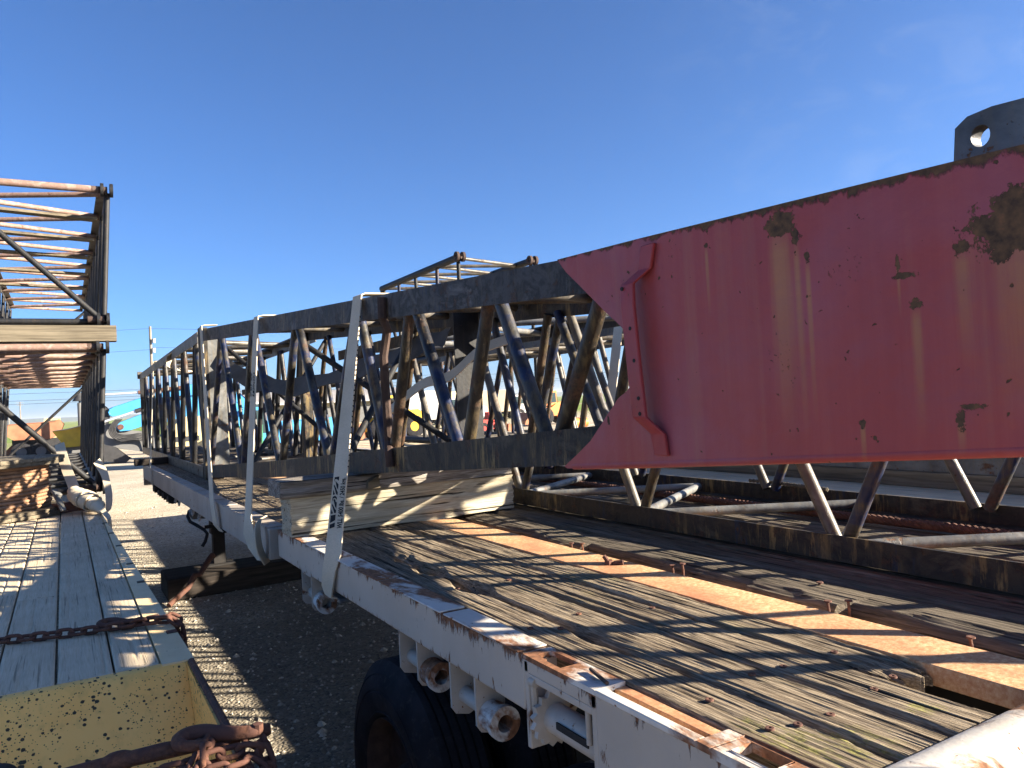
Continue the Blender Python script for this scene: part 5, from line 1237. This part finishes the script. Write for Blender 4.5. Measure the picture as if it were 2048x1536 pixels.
W = bpy.data.worlds.new('World'); S.world = W; W.use_nodes = True; nt = W.node_tree
sky = nt.nodes.new('ShaderNodeTexSky'); sky.sky_type = 'NISHITA'; sky.sun_disc = False; sky.sun_elevation = SUN_EL; sky.sun_rotation = SUN_AZ
sky.air_density = .68; sky.dust_density = .9; sky.ozone_density = 7.5; sky.altitude = 10
bg = nt.nodes['Background']
tcw = nt.nodes.new('ShaderNodeTexCoord'); mpw = nt.nodes.new('ShaderNodeMapping'); nt.links.new(tcw.outputs['Generated'], mpw.inputs[0]); mpw.inputs['Scale'].default_value = (2.2, 5.5, 9); mpw.inputs['Rotation'].default_value = (.3, .2, .6)
nzw = nt.nodes.new('ShaderNodeTexNoise'); nzw.inputs['Scale'].default_value = 2.1; nzw.inputs['Detail'].default_value = 9; nzw.inputs['Roughness'].default_value = .62; nzw.inputs['Distortion'].default_value = .6; nt.links.new(mpw.outputs[0], nzw.inputs['Vector'])
rpw = nt.nodes.new('ShaderNodeValToRGB'); rpw.color_ramp.elements[0].position = .50; rpw.color_ramp.elements[1].position = .85; rpw.color_ramp.elements[1].color = (.13, .13, .13, 1); nt.links.new(nzw.outputs['Fac'], rpw.inputs[0])
dtw = nt.nodes.new('ShaderNodeVectorMath'); dtw.operation = 'DOT_PRODUCT'; nt.links.new(tcw.outputs['Generated'], dtw.inputs[0]); dtw.inputs[1].default_value = V((.80, .48, .35)).normalized()
mrw = nt.nodes.new('ShaderNodeMapRange'); mrw.inputs[1].default_value = .955; mrw.inputs[2].default_value = .995; nt.links.new(dtw.outputs['Value'], mrw.inputs[0])
muw = nt.nodes.new('ShaderNodeMath'); muw.operation = 'MULTIPLY'; nt.links.new(mrw.outputs[0], muw.inputs[0]); nt.links.new(rpw.outputs[0], muw.inputs[1])
mxw = nt.nodes.new('ShaderNodeMix'); mxw.data_type = 'RGBA'; nt.links.new(muw.outputs[0], mxw.inputs[0]); nt.links.new(sky.outputs[0], mxw.inputs[6]); mxw.inputs[7].default_value = (4.2, 4.4, 4.6, 1)
nt.links.new(mxw.outputs[2], bg.inputs[0]); bg.inputs[1].default_value = .05
vs_ = S.view_settings; vs_.view_transform = 'Standard'; vs_.look = 'None'; vs_.exposure = 2.28; vs_.gamma = 1
# ------------------------------------------------------------------ summer-dry valley air
hz = MB().box((-8500, -8500, -1), (8500, 8500, 45)).build('haze', flat('haze_skin', (1, 1, 1)), None)
hm = bpy.data.materials.new('haze_air'); hm.use_nodes = True; hn = hm.node_tree; hn.nodes.remove(hn.nodes['Principled BSDF'])
pv = hn.nodes.new('ShaderNodeVolumePrincipled'); pv.inputs['Color'].default_value = (.80, .88, 1, 1); pv.inputs['Density'].default_value = 1.5e-4; pv.inputs['Anisotropy'].default_value = .2
hn.links.new(pv.outputs[0], hn.nodes['Material Output'].inputs['Volume']); hz.data.materials.clear(); hz.data.materials.append(hm); tag(hz, kind='stuff')
